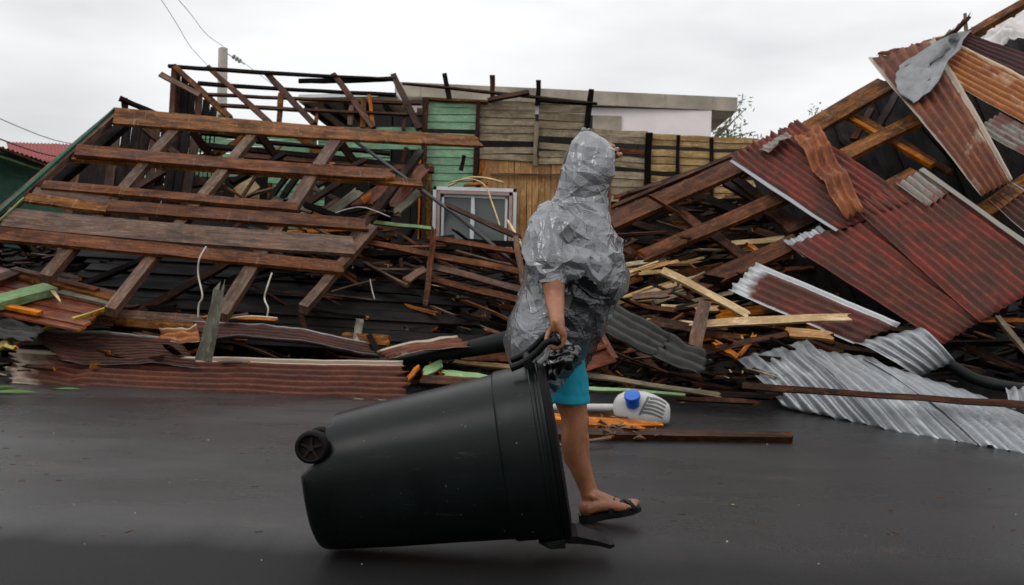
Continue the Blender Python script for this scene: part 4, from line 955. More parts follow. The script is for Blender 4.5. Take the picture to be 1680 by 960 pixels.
# planks on the road by the lamp
def ground_pt(x, y, z=.03): return G(x, y, z)
plank('road_board', ground_pt(905, 712), ground_pt(1306, 718), .085, .045, 'wet_brown', nrm=Vector((0, -.35, 1)), jag=(0, .22), label='long dark plank lying on the road in front of the lamp head', cat='board', seg=8, taper=(1, .75))
plank('road_board', ground_pt(890, 684, .05), ground_pt(1092, 705, .06), .085, .03, 'orange', nrm=Vector((0, -.6, 1)), jag=(0, .2), label='split orange plank lying just under the lamp head', cat='board', seg=5, tw=.3)
plank('road_board', ground_pt(893, 676, .03), ground_pt(1040, 694, .03), .10, .03, 'red_brown', nrm=Vector((0, -.6, 1)), jag=(0, .1), label='dark red plank behind the split orange plank', cat='board', seg=5)
plank('road_stick', ground_pt(895, 735, .03), ground_pt(1010, 716, .05), .02, .015, 'grey_brown', nrm=Vector((0, -.6, 1)), jag=(.02, .05), label='thin twig lying among dead leaves by the dark plank', cat='stick')
# red drawer front
q = [P(952, 560, 6.9), P(985, 548, 7.0), P(1008, 590, 6.8), P(958, 608, 6.7)]
dr = thing('drawer_front', q[3], 'broken red panelled door piece lying behind the shorts of the person', 'door')
yy = Vector((.0, .03, 0)); nrm_ = (q[1] - q[0]).cross(q[3] - q[0]).normalized(); nrm_ = -nrm_ if nrm_.y > 0 else nrm_
v, f = hexa([q[3], q[2], q[2] - nrm_ * .03, q[3] - nrm_ * .03, q[0], q[1], q[1] - nrm_ * .03, q[0] - nrm_ * .03]); mesh_obj('panel', v, f, M['ply_red'], dr)
for a, b_ in ((0, 1), (1, 2), (2, 3), (3, 0)):
    plank('rail', q[a] + nrm_ * .012, q[b_] + nrm_ * .012, .055, .02, 'ply_red', dr, nrm=nrm_, seg=1)
plank('rail', q[0].lerp(q[3], .5) + nrm_ * .014, q[1].lerp(q[2], .5) + nrm_ * .014, .04, .02, 'ply_red', dr, nrm=nrm_, seg=1)

# cables and cane
wire('loose_wire', [P(338, 405, 7.6), P(327, 425, 7.5), P(325, 450, 7.5), P(332, 485, 7.4), P(326, 500, 7.4), P(325, 522, 7.4)], .008, 'white_cable', label='white wire hanging from the wide roof board, left one', cat='wire')
wire('loose_wire', [P(446, 448, 7.6), P(438, 472, 7.5), P(434, 490, 7.5), P(440, 506, 7.4), P(438, 520, 7.4)], .008, 'white_cable', label='white wire hanging from the lowest roof board, right one', cat='wire')
wire('loose_wire', [P(370, 524, 7.5), P(410, 519, 7.4), P(455, 522, 7.4)], .008, 'white_cable', label='white wire lying over the curled rusted sheet', cat='wire')
wire('loose_wire', [P(548, 350, 9.6), P(575, 342, 9.6), P(600, 341, 9.5), P(640, 356, 9.4)], .006, 'white_cable', label='thin pale wire looping in the tangle', cat='wire')
wire('loose_wire', [P(607, 458, 8.7), P(610, 474, 8.6), P(616, 496, 8.5)], .006, 'white_cable', label='short white wire end in the dark hollow', cat='wire', sp=3)
wire('bent_cane', [P(738, 300, 11.6), P(770, 294, 11.6), P(795, 304, 11.5), P(808, 335, 11.2), P(820, 370, 10.8)], .012, 'cane', label='pale bent cane arching down over the right window pane', cat='cane')
wire('bent_cane', [P(735, 306, 11.7), P(768, 292, 11.7), P(800, 293, 11.7), P(826, 300, 11.7)], .016, 'cane', label='cane arching flat over the top of the window', cat='cane')
wire('bent_cane', [P(833, 362, 9.6), P(848, 388, 9.2), P(864, 418, 8.8)], .016, 'cane', label='yellow green cane leaning toward the poncho', cat='cane')
pk(760, 304, 11.8, 803, 300, 11.8, 6, 'orange', label='torn orange lath on top of the window frame', jag=(.05, .1)); pk(793, 262, 11.9, 787, 300, 11.9, 8, 'orange', label='torn orange board hanging beside the honey coloured boards', jag=(.03, .15))
pk(808, 372, 9.8, 838, 380, 9.5, 7, 'orange', label='small bright orange splinter under the window', jag=(.05, .08))
pk(420, 300, 11.6, 390, 318, 11.5, 26, 'pale', .03, label='pale board with nail holes seen under the roof frame') ; pk(385, 325, 11.6, 425, 322, 11.6, 10, 'pale', .03, label='pale board offcut beside a nail holed board under the roof frame')

# leaves and litter on the road
rs = random.Random(5)
mb = MB()
def leafquad(p, L, w_, ang, curl):
    a = Vector((math.cos(ang), math.sin(ang), 0)); c_ = Vector((-a.y, a.x, 0)); up = Vector((0, 0, 1))
    return ([p - a * L / 2 + up * .004, p + c_ * w_ / 2 + up * curl, p + a * L / 2 + up * .006, p - c_ * w_ / 2 + up * curl * .6, p + up * .002], [(0, 4, 1), (1, 4, 2), (2, 4, 3), (3, 4, 0)])
for _ in range(60):
    x, y = rs.gauss(1020, 30), rs.gauss(716, 6); p = G(x, y); p.z = rs.uniform(.005, .06)
    mb.add(leafquad(p, rs.uniform(.05, .11), rs.uniform(.02, .05), rs.uniform(0, 6.28), rs.uniform(0, .04)))
tag(mb.build('dead_leaves', M['dry_leaf']), kind='stuff')
for (x, y, L, w_, a, lab) in ((20, 646, .34, .10, .1, 'big green leaf lying on the road at the left border'), (6, 638, .16, .06, .9, 'small green leaf beside the big leaf at the left border'), (110, 641, .22, .015, .1, 'thin green grass blade on the road below the long rusted sheet'), (1120, 664, .06, .04, .4, 'tiny green leaf on the road right of the lamp head')):
    p = G(x, y); mb = MB(); a_ = Vector((math.cos(a), math.sin(a), 0)); c_ = Vector((-a_.y, a_.x, 0)); vs, fs = [], []
    for i in range(9):
        s = i / 8; ww = w_ / 2 * math.sin(math.pi * min(1, s * .97 + .03)) ** .7 * (1 if i % 2 else .8); q_ = p + a_ * L * (s - .5)
        vs += [q_ + c_ * ww + Vector((0, 0, .012 + .012 * math.sin(3 * s))), q_ + Vector((0, 0, .005 + .01 * s)), q_ - c_ * ww + Vector((0, 0, .014))]
    for i in range(8):
        k = i * 3; fs += [(k, k + 1, k + 4, k + 3), (k + 1, k + 2, k + 5, k + 4)]
    o = mesh_obj('green_leaf', vs, fs, M['leaf'], smooth=True); tag(o, lab, 'leaf')
mb = MB()
for _ in range(55):
    x, y = rs.uniform(-100, 1780), 650 + 300 * rs.random() ** 1.3
    p = G(x, y); s = .8 * rs.choice((.001, .0012, .0016, .002, .004)) * rs.uniform(.7, 1.3); a = rs.uniform(0, 6.28)
    A = Vector((math.cos(a), math.sin(a), 0)) * s * rs.uniform(1, 3); B = Vector((-math.sin(a), math.cos(a), 0)) * s; Z = Vector((0, 0, .003))
    mb.add(hexa([p - A - B, p + A - B, p + A + B, p - A + B, p - A * .6 - B * .7 + Z, p + A * .8 - B * .6 + Z, p + A * .7 + B * .7 + Z, p - A * .7 + B * .5 + Z]))
tag(mb.build('litter', M['litter']), kind='stuff')
mb = MB()
for _ in range(160):
    x, y = rs.uniform(-100, 1780), 645 + 250 * rs.random() ** 2
    p = G(x, y); a = rs.gauss(0, .7); L = rs.uniform(.004, .02); A = Vector((math.cos(a), math.sin(a), 0)) * L; B = Vector((-math.sin(a), math.cos(a), 0)) * .0015; Z = Vector((0, 0, .002))
    mb.add(hexa([p - A - B, p + A - B, p + A + B, p - A + B, p - A - B + Z, p + A - B + Z, p + A + B + Z, p - A + B + Z]))
tag(mb.build('splinters', M['rafter_brown']), kind='stuff')

# ------------------------------------------------------------------ hero materials
def poncho_mat(name, c1, c2, alpha, rough=.27):
    m, nt, b = newmat(name); n = N(nt)
    t = n.new('ShaderNodeTexCoord').outputs['Object']
    k = n.noise(t, 5, 5, .6)
    n.link(n.ramp(k, [(.3, c1), (.7, c2)]), b.inputs['Base Color'])
    b.inputs['Roughness'].default_value = rough; b.inputs['Metallic'].default_value = .38
    b.inputs['Specular IOR Level'].default_value = 1.0; b.inputs['Alpha'].default_value = alpha
    # crinkles: crisp ridges between flat little facets, drawn out in different directions
    prev = None
    for sc_, st, d_, k_ in ((4.0, (1.6, 1, 2.8), .034, .22), (6.5, (3.0, 1.2, 1), .030, .38), (15, (1, 1, 3.0), .012, .34)):
        nzv = n.new('ShaderNodeTexNoise'); nzv.inputs['Scale'].default_value = sc_ * .3; n.link(t, nzv.inputs['Vector'])
        av = n.new('ShaderNodeVectorMath', operation='MULTIPLY_ADD'); n.link(nzv.outputs['Color'], av.inputs[0]); av.inputs[1].default_value = (.20,) * 3; n.link(t, av.inputs[2])
        w_ = n.new('ShaderNodeTexVoronoi', feature='DISTANCE_TO_EDGE'); w_.inputs['Scale'].default_value = sc_; n.link(n.mapping(av.outputs[0], st), w_.inputs['Vector'])
        prev = n.bump(n.math('MULTIPLY', w_.outputs['Distance'] if sc_ == 4.0 else n.math('MINIMUM', w_.outputs['Distance'], .07), -1.0), k_, d_ * 2.2, b if sc_ == 15 else None, prev)
    return m
M['poncho'] = poncho_mat('silver grey plastic sheet', (.115, .12, .128), (.25, .255, .27), .91, .22)
M['poncho_thin_shade'] = poncho_mat('smoky plastic with painted shade', (.014, .015, .018), (.05, .052, .058), .84, .22)  # see-through plastic, its colour darkened for the shade under the bulge
m, nt, b = newmat('brown skin'); n = N(nt); t = n.new('ShaderNodeTexCoord').outputs['Object']
n.link(n.mix(n.ramp(n.noise(t, 55, 5, .7), [(.45, 0.0), (.75, .5)]), n.ramp(n.noise(t, 9, 6, .6), [(.3, (.19, .066, .027)), (.7, (.33, .135, .062))]), (.16, .05, .02)), b.inputs['Base Color'])
b.inputs['Roughness'].default_value = .40; b.inputs['Subsurface Weight'].default_value = .12; b.inputs['Subsurface Radius'].default_value = (.02, .008, .004); b.inputs['Subsurface Scale'].default_value = .4
n.bump(n.noise(t, 140, 4, .7), .25, .002, b, n.bump(n.noise(t, 22, 4, .6), .25, .006, None)); M['skin'] = m
M['teal'] = simple('teal cotton shorts', (.010, .215, .30), .8, var=.14, nscale=7, bump=.25, dist=.01, spec=.2)
M['teal_seam'] = simple('teal hem stitching', (.02, .26, .34), .8, var=.1)
M['navy'] = simple('dark shirt', (.025, .03, .045), .85, var=.3)
M['rubber'] = simple('black rubber sandal', (.005, .005, .0055), .5, var=.3, nscale=20, bump=.2, spec=.15)
M['hair'] = simple('dark hair', (.02, .013, .01), .5, var=.4, nscale=30, bump=.4)
M['eye'] = simple('eye', (.55, .52, .48), .2); M['lip'] = simple('lip', (.25, .07, .055), .5)
M['nail'] = simple('nail', (.45, .25, .18), .3)
m, nt, b = newmat('scuffed dark green bin plastic'); n = N(nt); t = n.new('ShaderNodeTexCoord').outputs['Object']
sc1 = n.noise(n.mapping(t, (1, 9, 9)), 5, 6, .75); sp = n.noise(t, 45, 3, .8); dirt = n.noise(t, 2.2, 6, .6)
c = n.mix(n.ramp(dirt, [(.35, 0.0), (.7, 1.0)]), (.0009, .0018, .0016), (.0035, .006, .0054))
c = n.mix(n.ramp(sc1, [(.62, 0.0), (.74, .45)]), c, (.05, .058, .056)); c = n.mix(n.ramp(sp, [(.70, 0.0), (.73, .6)]), c, (.20, .21, .20))
n.link(c, b.inputs['Base Color']); n.link(n.ramp(dirt, [(.3, .27), (.7, .42)]), b.inputs['Roughness']); b.inputs['Specular IOR Level'].default_value = .20
n.bump(n.noise(t, 260, 2, .6), .12, .001, b, n.bump(n.noise(t, 5, 3, .5), .12, .01, None)); M['bin'] = m
M['bin_black'] = simple('black plastic', (.003, .003, .0034), .42, spec=.10, var=.4, nscale=20)
M['wheel_black'] = simple('black tyre', (.004, .0035, .0035), .7, spec=.15, var=.4, nscale=20)
M['wheel_rust'] = simple('wheel centre', (.018, .010, .007), .7, spec=.15, var=.4, nscale=20)
M['black_bag'] = simple('glossy black plastic bag', (.004, .004, .0045), .18, var=.4, nscale=8, bump=.8, dist=.02, spec=.9)
M['lamp_white'] = simple('off white lamp housing', (.43, .42, .40), .45, var=.10, nscale=6, bump=.05)
M['lamp_grey'] = simple('grey cooling slot', (.10, .105, .10), .6, var=.2)
M['lamp_pipe'] = simple('grey painted pipe', (.34, .33, .31), .5, var=.15)
M['blue'] = simple('blue photocell cap', (.006, .085, .42), .4, var=.12, nscale=10)

# ------------------------------------------------------------------ wheeled bin
DB = G(548, 903).y
o_b = P(523, 793, DB); o_m = P(908, 735, DB)
XB = (o_m - o_b); XB.y = 0; LB = XB.length; XB.normalize()
ang = R(10.3); XB = Vector((math.cos(ang), 0, math.sin(ang))); ZB = Vector((-XB.z, 0, XB.x)); YB = Vector((0, 1, 0))
S = DB / F_PX  # metres per pixel at the bin
def BL(x, y, z): return o_b + XB * x + YB * y + ZB * z
binr = thing('wheeled_bin', Vector((o_b.x, DB, 0)), 'large dark green wheeled rubbish bin tipped over and dragged along the wet road', 'bin')
NB = 72
def ring(x, rz, ry, n_=2.35, notch=True):
    out = []
    for k in range(NB):
        a = 2 * math.pi * k / NB; c, s = math.cos(a), math.sin(a)
        y = ry * math.copysign(abs(c) ** (2 / n_), c); z = rz * math.copysign(abs(s) ** (2 / n_), s)
        xx = x
        if notch and x < 66 * S:
            xp = x / S
            lim = 34 + max(0, xp) * .5
            if xp > 16: lim += (max(0, xp - 16) / 34) ** 1.5 * 75
            lim *= S
            if z > lim: z = lim - (z - lim) * .02
        out.append(BL(xx, y, z))
    return out
prof = [(-4, 92), (0, 100), (5, 104), (10, 105.5), (16, 106.5), (22, 107), (28, 107.6), (34, 108.2), (40, 108.8), (46, 109.4), (52, 110), (60, 111), (80, 113), (120, 117), (170, 121), (220, 125), (270, 129.5), (300, 132), (309, 133),
        (311, 135.8), (314, 137), (340, 138.6), (368, 140), (370, 141.8), (372, 142.2), (374, 141.8), (375.5, 140.5), (379, 140.6), (380.5, 142), (384, 143), (386, 143), (387, 142)]
inner = [(387, 139), (384, 136), (300, 128), (200, 119), (60, 106), (20, 101)]
vs, fs = [], []
for (x, r_) in prof: vs += ring(x * S, r_ * S, r_ * S * .93)
for (x, r_) in inner: vs += ring(x * S, (r_ - 2) * S, (r_ - 2) * S * .93, notch=True)
nr = len(prof) + len(inner)
for i in range(nr - 1):
    for k in range(NB):
        k2 = (k + 1) % NB; fs.append((i * NB + k, i * NB + k2, (i + 1) * NB + k2, (i + 1) * NB + k))
fs.append(tuple(range(NB))[::-1]); fs.append(tuple((nr - 1) * NB + k for k in range(NB)))
bo = mesh_obj('body', vs, fs, M['bin'], binr, smooth=True)
def autosmooth(o, deg=35):
    import bmesh as _b
    bm = _b.new(); bm.from_mesh(o.data)
    for e in bm.edges:
        if len(e.link_faces) == 2 and e.calc_face_angle(0) > R(deg): e.smooth = False
    bm.to_mesh(o.data); bm.free()
autosmooth(bo, 28)
# lid: shallow domed disc hanging against the mouth, gap growing to the bottom
vs, fs = [], []
lp_ = [(0, 145), (-5, 146), (-7, 144), (0, 143), (4, 141), (6, 134), (8, 120), (9, 80), (10, 30)]
for (x, r_) in lp_:
    for k in range(NB):
        a = 2 * math.pi * k / NB; c, s = math.cos(a), math.sin(a)
        y = r_ * .93 * math.copysign(abs(c) ** (2 / 2.35), c); z = r_ * math.copysign(abs(s) ** (2 / 2.35), s)
        vs.append(BL((x + 391 + (150 - z) * .012) * S, y * S, z * S))
for i in range(len(lp_) - 1):
    for k in range(NB):
        k2 = (k + 1) % NB; fs.append((i * NB + k, i * NB + k2, (i + 1) * NB + k2, (i + 1) * NB + k))
fs.append(tuple(range(NB))[::-1]); fs.append(tuple((len(lp_) - 1) * NB + k for k in range(NB)))
autosmooth(mesh_obj('lid', vs, fs, M['bin_black'], binr, smooth=True), 30)
def lb(x, y, z): return BL(x * S, y * S, z * S)
# lid grip at the bottom and front lip of the rim
g_ = [((385, -40, -136), (385, 40, -136), (385, 40, -148), (385, -40, -148)), ((410, -36, -142), (410, 36, -142), (410, 36, -154), (410, -36, -154)),
      ((440, -30, -156), (440, 30, -156), (440, 30, -164), (440, -30, -164)), ((458, -26, -166), (458, 26, -166), (458, 26, -173), (458, -26, -173)), ((466, -20, -168), (466, 20, -168), (466, 20, -172), (466, -20, -172))]
vs = [lb(*p) for r_ in g_ for p in r_]; fs = [(0, 1, 2, 3), (16, 19, 18, 17)]
for i in range(4):
    for k in range(4): fs.append((i * 4 + k, (i + 1) * 4 + k, (i + 1) * 4 + (k + 1) % 4, i * 4 + (k + 1) % 4))
mesh_obj('lid_grip', vs, fs, M['bin_black'], binr)
vs = [lb(*p) for r_ in (((345, -46, -138), (345, 46, -138), (345, 46, -140), (345, -46, -140)), ((356, -46, -140), (356, 46, -140), (362, 46, -152), (362, -46, -152)), ((388, -40, -141), (388, 40, -141), (386, 40, -156), (386, -40, -156))) for p in r_]
fs = [(0, 1, 2, 3), (8, 11, 10, 9)]
for i in range(2):
    for k in range(4): fs.append((i * 4 + k, (i + 1) * 4 + k, (i + 1) * 4 + (k + 1) % 4, i * 4 + (k + 1) % 4))
mesh_obj('front_lip', vs, fs, M['bin'], binr)
# handle: two arms, cross bar, hinge barrel
HB = P(911, 556, DB + .03)
def bp(px, py, dy): return P(px, py, DB + dy)
for sgn in (-1, 1):
    dy = .13 * sgn
    bx = HB + Vector((0, dy, 0)) - Vector((0, 0.0, 0))
    pts = spline([P(838, 598, DB) + Vector((0, dy, 0)), P(858, 589, DB) + Vector((0, dy, 0)), P(879, 573, DB) + Vector((0, dy, 0)), P(896, 556, DB) + Vector((0, dy, 0)), HB + Vector((0, dy, 0))], 5)
    v, f = tube(pts, .0125, 10); mesh_obj('handle_arm', v, f, M['bin_black'], binr, smooth=True)
v, f = tube([HB + Vector((0, -.14, 0)), HB + Vector((0, .14, 0))], .0135, 12); mesh_obj('handle_bar', v, f, M['bin_black'], binr, smooth=True)
v, f = tube([lb(372, -70, 150), lb(372, 70, 150)], 8 * S, 12); autosmooth(mesh_obj('hinge', v, f, M['bin_black'], binr, smooth=True))
v, f = tube(spline([lb(388, -46, 146), lb(402, -46, 156), lb(408, -46, 172)], 4), .008, 8); mesh_obj('hinge_arm', v, f, M['cable'], binr, smooth=True)
# wheels
wc = P(512, 733, DB - .20)
for sgn in (0, 1):
    c0 = Vector((wc.x, DB - .20, wc.z)) if sgn == 0 else Vector((wc.x - .055, DB + .18, wc.z - .06))
    def wr_ring(y, r_, n=36): return [c0 + Vector((r_ * math.cos(2 * math.pi * k / n), y, r_ * math.sin(2 * math.pi * k / n))) for k in range(n)]
    pr = [(-.024, .040), (-.026, .047), (-.020, .0545), (.0, .0565), (.020, .0545), (.026, .047), (.024, .040), (-.010, .040)]
    vs = []; fs = []
    for y, r_ in pr: vs += wr_ring(y, r_)
    for i in range(len(pr) - 1):
        for k in range(36): fs.append((i * 36 + k, i * 36 + (k + 1) % 36, (i + 1) * 36 + (k + 1) % 36, (i + 1) * 36 + k))
    for k in range(36): fs.append(((len(pr) - 1) * 36 + k, (len(pr) - 1) * 36 + (k + 1) % 36, (k + 1) % 36, k))
    wh = mesh_obj('wheel', vs, fs, M['wheel_black'], binr, smooth=True)
    mb = MB(); mb.add(tube([c0 + Vector((0, -.006, 0)), c0 + Vector((0, .014, 0))], .042, 24)); mb.add(tube([c0 + Vector((0, -.022, 0)), c0 + Vector((0, -.005, 0))], .010, 12))
    for k in range(5):
        a = 2 * math.pi * k / 5 + .3; dr_ = Vector((math.cos(a), 0, math.sin(a))); s_ = Vector((-dr_.z, 0, dr_.x)) * .004
        p0, p1 = c0 + dr_ * .008, c0 + dr_ * .041; y0, y1 = Vector((0, -.018, 0)), Vector((0, -.005, 0))
        mb.add(hexa([p0 - s_ + y0, p1 - s_ + y0, p1 - s_ + y1, p0 - s_ + y1, p0 + s_ + y0, p1 + s_ + y0, p1 + s_ + y1, p0 + s_ + y1]))
    mb.build('rim', M['wheel_rust'] if sgn == 0 else M['wheel_black'], wh)
v, f = tube([Vector((wc.x, DB - .20, wc.z)), Vector((wc.x - .055, DB + .18, wc.z - .06))], .009, 10); mesh_obj('axle', v, f, M['wheel_black'], binr, smooth=True)
mb = MB()
for dy in (-.15, .15):
    a = Vector((wc.x, DB + dy, wc.z)); b_ = lb(40, dy / S, 80)
    mb = MB(); mb.add(tube([a, b_], [.018, .03], 8)); mb.build('axle_bracket', M['bin'], binr, smooth=True)

# ------------------------------------------------------------------ fallen street lamp head
lc = G(1055, 699); DLm = lc.y + .08
lamp = thing('street_lamp', lc, 'fallen white street lamp head with blue cap and grey pipe on the road', 'street lamp')
SL = DLm / F_PX
cl = [(1006, 669, 7), (1009, 669, 15), (1014, 668, 20), (1024, 668, 25), (1040, 669, 28), (1058, 671, 28.5), (1072, 673, 26), (1084, 675, 22), (1092, 677, 19), (1097, 678, 15), (1099, 678, 8)]
vs, fs = [], []
n_ = 32
for i, (px, py, r_) in enumerate(cl):
    c_ = P(px, py, DLm)
    for k in range(n_):
        a = 2 * math.pi * k / n_; cc, ss = math.cos(a), math.sin(a)
        e = 2 / 2.8
        vs.append(c_ + Vector((0.25 * SL * r_ * .2 * cc, SL * r_ * .8 * math.copysign(abs(cc) ** e, cc), SL * r_ * math.copysign(abs(ss) ** e, ss))))
for i in range(len(cl) - 1):
    for k in range(n_): fs.append((i * n_ + k, i * n_ + (k + 1) % n_, (i + 1) * n_ + (k + 1) % n_, (i + 1) * n_ + k))
fs.append(tuple(range(n_))[::-1]); fs.append(tuple((len(cl) - 1) * n_ + k for k in range(n_)))
lo = mesh_obj('housing', vs, fs, M['lamp_white'], lamp, smooth=True)
zmin = min(v.z for v in vs); lamp.location.z -= 0
from mathutils.bvhtree import BVHTree
bv = BVHTree.FromPolygons(vs, fs)
def hit(px, py):
    r = ray(px, py).normalized(); h = bv.ray_cast(Vector((0, 0, CAM_H)), r)
    return (h[0], (h[1] if h[1].dot(r) < 0 else -h[1])) if h[0] else (None, None)
for i in range(5):
    s = i / 4
    a0 = (1066 - 15 * s, 654 + 22 * s); a1 = (1093 - 6 * s, 663 + 23 * s)
    top, bot, L_, R_ = [], [], [], []
    vs2, fs2 = [], []
    for j in range(9):
        u = j / 8; bow = 2.5 * math.sin(math.pi * u)
        for dy in (-2.1, 2.1):
            px, py = a0[0] + (a1[0] - a0[0]) * u, a0[1] + (a1[1] - a0[1]) * u - bow + dy * (1 - .35 * u)
            h, nn = hit(px, py)
            if h is None: h, nn = hit(px - 6, py); 
            if h is None: h, nn = P(px, py, DLm), Vector((0, -1, 0))
            vs2 += [h + nn * .0025, h - nn * .004]
    for j in range(8):
        k = j * 4; fs2 += [(k, k + 4, k + 6, k + 2), (k, k + 1, k + 5, k + 4), (k + 2, k + 6, k + 7, k + 3)]
    mesh_obj('cooling_slot', vs2, fs2, M['lamp_grey'], lamp)
vs2, fs2 = [], []
for j in range(9):
    u = j / 8
    for dx in (-2, 2):
        h, nn = hit(1064 - 15 * u + dx, 651 + 30 * u); vs2 += [h + nn * .003, h - nn * .004]
for j in range(8):
    k = j * 4; fs2 += [(k, k + 4, k + 6, k + 2), (k, k + 1, k + 5, k + 4), (k + 2, k + 6, k + 7, k + 3)]
mesh_obj('cooling_slot', vs2, fs2, M['lamp_grey'], lamp)
h, nn = hit(1038, 660); ax = Vector((-.16, -.50, .85)).normalized()
v, f = tube([h - ax * .02, h + ax * .03, h + ax * .031, h + ax * .046, h + ax * .048, h + ax * .066, h + ax * .070], [.047, .047, .050, .052, .056, .055, .048], 24)
autosmooth(mesh_obj('photocell_cap', v, f, M['blue'], lamp, smooth=True), 30)
v, f = tube([P(895, 668, DLm + .1), P(1014, 669, DLm)], [.026, .027], 16); autosmooth(mesh_obj('pipe_arm', v, f, M['lamp_pipe'], lamp, smooth=True))

# ------------------------------------------------------------------ person
def ellipsoid(c, r, nu=20, nv=14, rot=None):
    vs, fs = [], []
    for j in range(nv + 1):
        th_ = math.pi * j / nv
        for i in range(nu):
            ph = 2 * math.pi * i / nu; p = Vector((r[0] * math.sin(th_) * math.cos(ph), r[1] * math.sin(th_) * math.sin(ph), r[2] * math.cos(th_)))
            if rot is not None: p = rot @ p
            vs.append(Vector(c) + p)
    for j in range(nv):
        for i in range(nu): fs.append((j * nu + i, (j + 1) * nu + i, (j + 1) * nu + (i + 1) % nu, j * nu + (i + 1) % nu))
    return vs, fs
def limb(pts, n=14, k=4):
    """pts: (vector, radius); adds rounded ends"""
    c = spline([p[0] for p in pts], k); rr_ = []
    for i in range(len(pts) - 1):
        for j in range(k):
            u = j / k; u = u * u * (3 - 2 * u); rr_.append(pts[i][1] * (1 - u) + pts[i + 1][1] * u)
    rr_.append(pts[-1][1])
    d0 = (c[0] - c[1]).normalized(); d1 = (c[-1] - c[-2]).normalized()
    C = [c[0] + d0 * rr_[0] * .95, c[0] + d0 * rr_[0] * .6] + c + [c[-1] + d1 * rr_[-1] * .6, c[-1] + d1 * rr_[-1] * .95]
    RR = [rr_[0] * .25, rr_[0] * .8] + rr_ + [rr_[-1] * .8, rr_[-1] * .25]
    return tube(C, RR, n)
def remesh(name, mb, voxel, smooth_it=3):
    me = bpy.data.meshes.new(name); me.from_pydata(mb.v, [], mb.f); o = bpy.data.objects.new(name, me); COL.objects.link(o)
    # normals outward for every closed shell
    bm = bmesh.new(); bm.from_mesh(me); bmesh.ops.recalc_face_normals(bm, faces=bm.faces); bm.to_mesh(me); bm.free()
    md = o.modifiers.new('r', 'REMESH'); md.mode = 'VOXEL'; md.voxel_size = voxel
    ms = o.modifiers.new('s', 'SMOOTH'); ms.iterations = smooth_it; ms.factor = .5
    dg = bpy.context.evaluated_depsgraph_get(); ev = o.evaluated_get(dg); m2 = bpy.data.meshes.new_from_object(ev)
    vs = [v.co.copy() for v in m2.vertices]; fs = [tuple(p.vertices) for p in m2.polygons]; nn = [v.normal.copy() for v in m2.vertices]
    bpy.data.objects.remove(o); bpy.data.meshes.remove(me); bpy.data.meshes.remove(m2)
    return vs, fs, nn
DPp = G(985, 857).y
person = thing('person', Vector((P(950, 600, DPp).x, DPp, 0)), 'person in a grey hooded plastic poncho and teal shorts dragging the bin', 'person')
D0 = DPp + .08
mb = MB()
hc = P(958, 275, D0)
mb.add(ellipsoid(hc, (.086, .072, .100))); mb.add(ellipsoid(hc + Vector((.035, 0, -.065)), (.052, .052, .05)))   # skull, jaw
mb.add(ellipsoid(hc + Vector((.078, 0, -.098)), (.018, .022, .016)))                                             # chin
mb.add(limb([(hc + Vector((.086, 0, .012)), .009), (hc + Vector((.108, 0, -.022)), .012)], 8))                        # nose
for s in (-1, 1):
    mb.add(ellipsoid(hc + Vector((.103, s * .012, -.028)), (.008, .007, .006), 10, 8)); mb.add(ellipsoid(hc + Vector((.070, s * .034, -.028)), (.022, .020, .020)))
    mb.add(limb([(hc + Vector((.084, s * .015, .026)), .007), (hc + Vector((.078, s * .045, .026)), .006)], 8))
    mb.add(ellipsoid(hc + Vector((-.005, s * .078, -.01)), (.018, .008, .030), 12, 8))
for z_ in (-.060, -.071): mb.add(limb([(hc + Vector((.082, -.022, z_)), .004), (hc + Vector((.095, 0, z_)), .0065), (hc + Vector((.082, .022, z_)), .004)], 8))
mb.add(limb([(P(952, 315, D0), .052), (P(943, 352, D0), .058)]))
mb.add(limb([(P(937, 375, D0), .125), (P(928, 430, D0), .13), (P(916, 500, D0), .14), (P(906, 560, D0), .145)], 18))
mb.add(limb([(P(917, 368, D0 - .13), .052), (P(934, 362, D0), .07), (P(925, 358, D0 + .16), .055)]))
# front leg
dl = DPp
mb.add(limb([(P(912, 560, dl + .04), .09), (P(932, 640, dl + .01), .070), (P(943, 688, dl), .0555), (P(942, 729, dl), .0545), (P(951, 762, dl), .047), (P(964, 803, dl), .0345), (P(969, 826, dl), .033)], 18))
mb.add(ellipsoid(P(955, 690, dl), (.030, .034, .042))); mb.add(ellipsoid(P(940, 735, dl + .010), (.044, .042, .09))); mb.add(limb([(P(958, 715, dl - .01), .022), (P(962, 765, dl - .01), .020), (P(974, 805, dl - .005), .017)], 10))
def foot(hx, hy, tx, ty, d, mb):
    H, T = P(hx, hy, d), P(tx, ty, d); a = (T - H); L = a.length; a.normalize(); u = Vector((0, 1, 0)).cross(a) * -1; u = Vector((-a.z, 0, a.x)); y = Vector((0, 1, 0))
    f_ = lambda s, w, h: H + a * (s * L) + y * w + u * h
    mb.add(ellipsoid(f_(.13, 0, .028), (.036, .033, .036)))
    for w0, w1 in ((-.014, -.030), (0, 0), (.014, .028)):
        mb.add(limb([(f_(.14, w0, .034), .030), (f_(.42, w0 * 1.2, .036), .027), (f_(.66, w1, .022), .020), (f_(.78, w1, .016), .014)], 10))
    mb.add(limb([(f_(.20, 0, .085), .034), (f_(.40, 0, .055), .030), (f_(.62, 0, .032), .022)], 10))
    for w, s0, s1, r_ in ((-.034, .76, .88, .0085), (-.018, .79, .925, .0088), (-.002, .80, .95, .0092), (.014, .80, .965, .0098), (.034, .78, .985, .0135)):
        mb.add(limb([(f_(s0, w, .015), r_), ((f_((s0 + s1) / 2, w, .018), r_)), (f_(s1, w, .012), r_ * .9)], 8))
    for e in ((-1, 1)): mb.add(ellipsoid(f_(.24, e * .032, .078), (.012, .008, .012), 8, 6))
    return f_, a, u, L
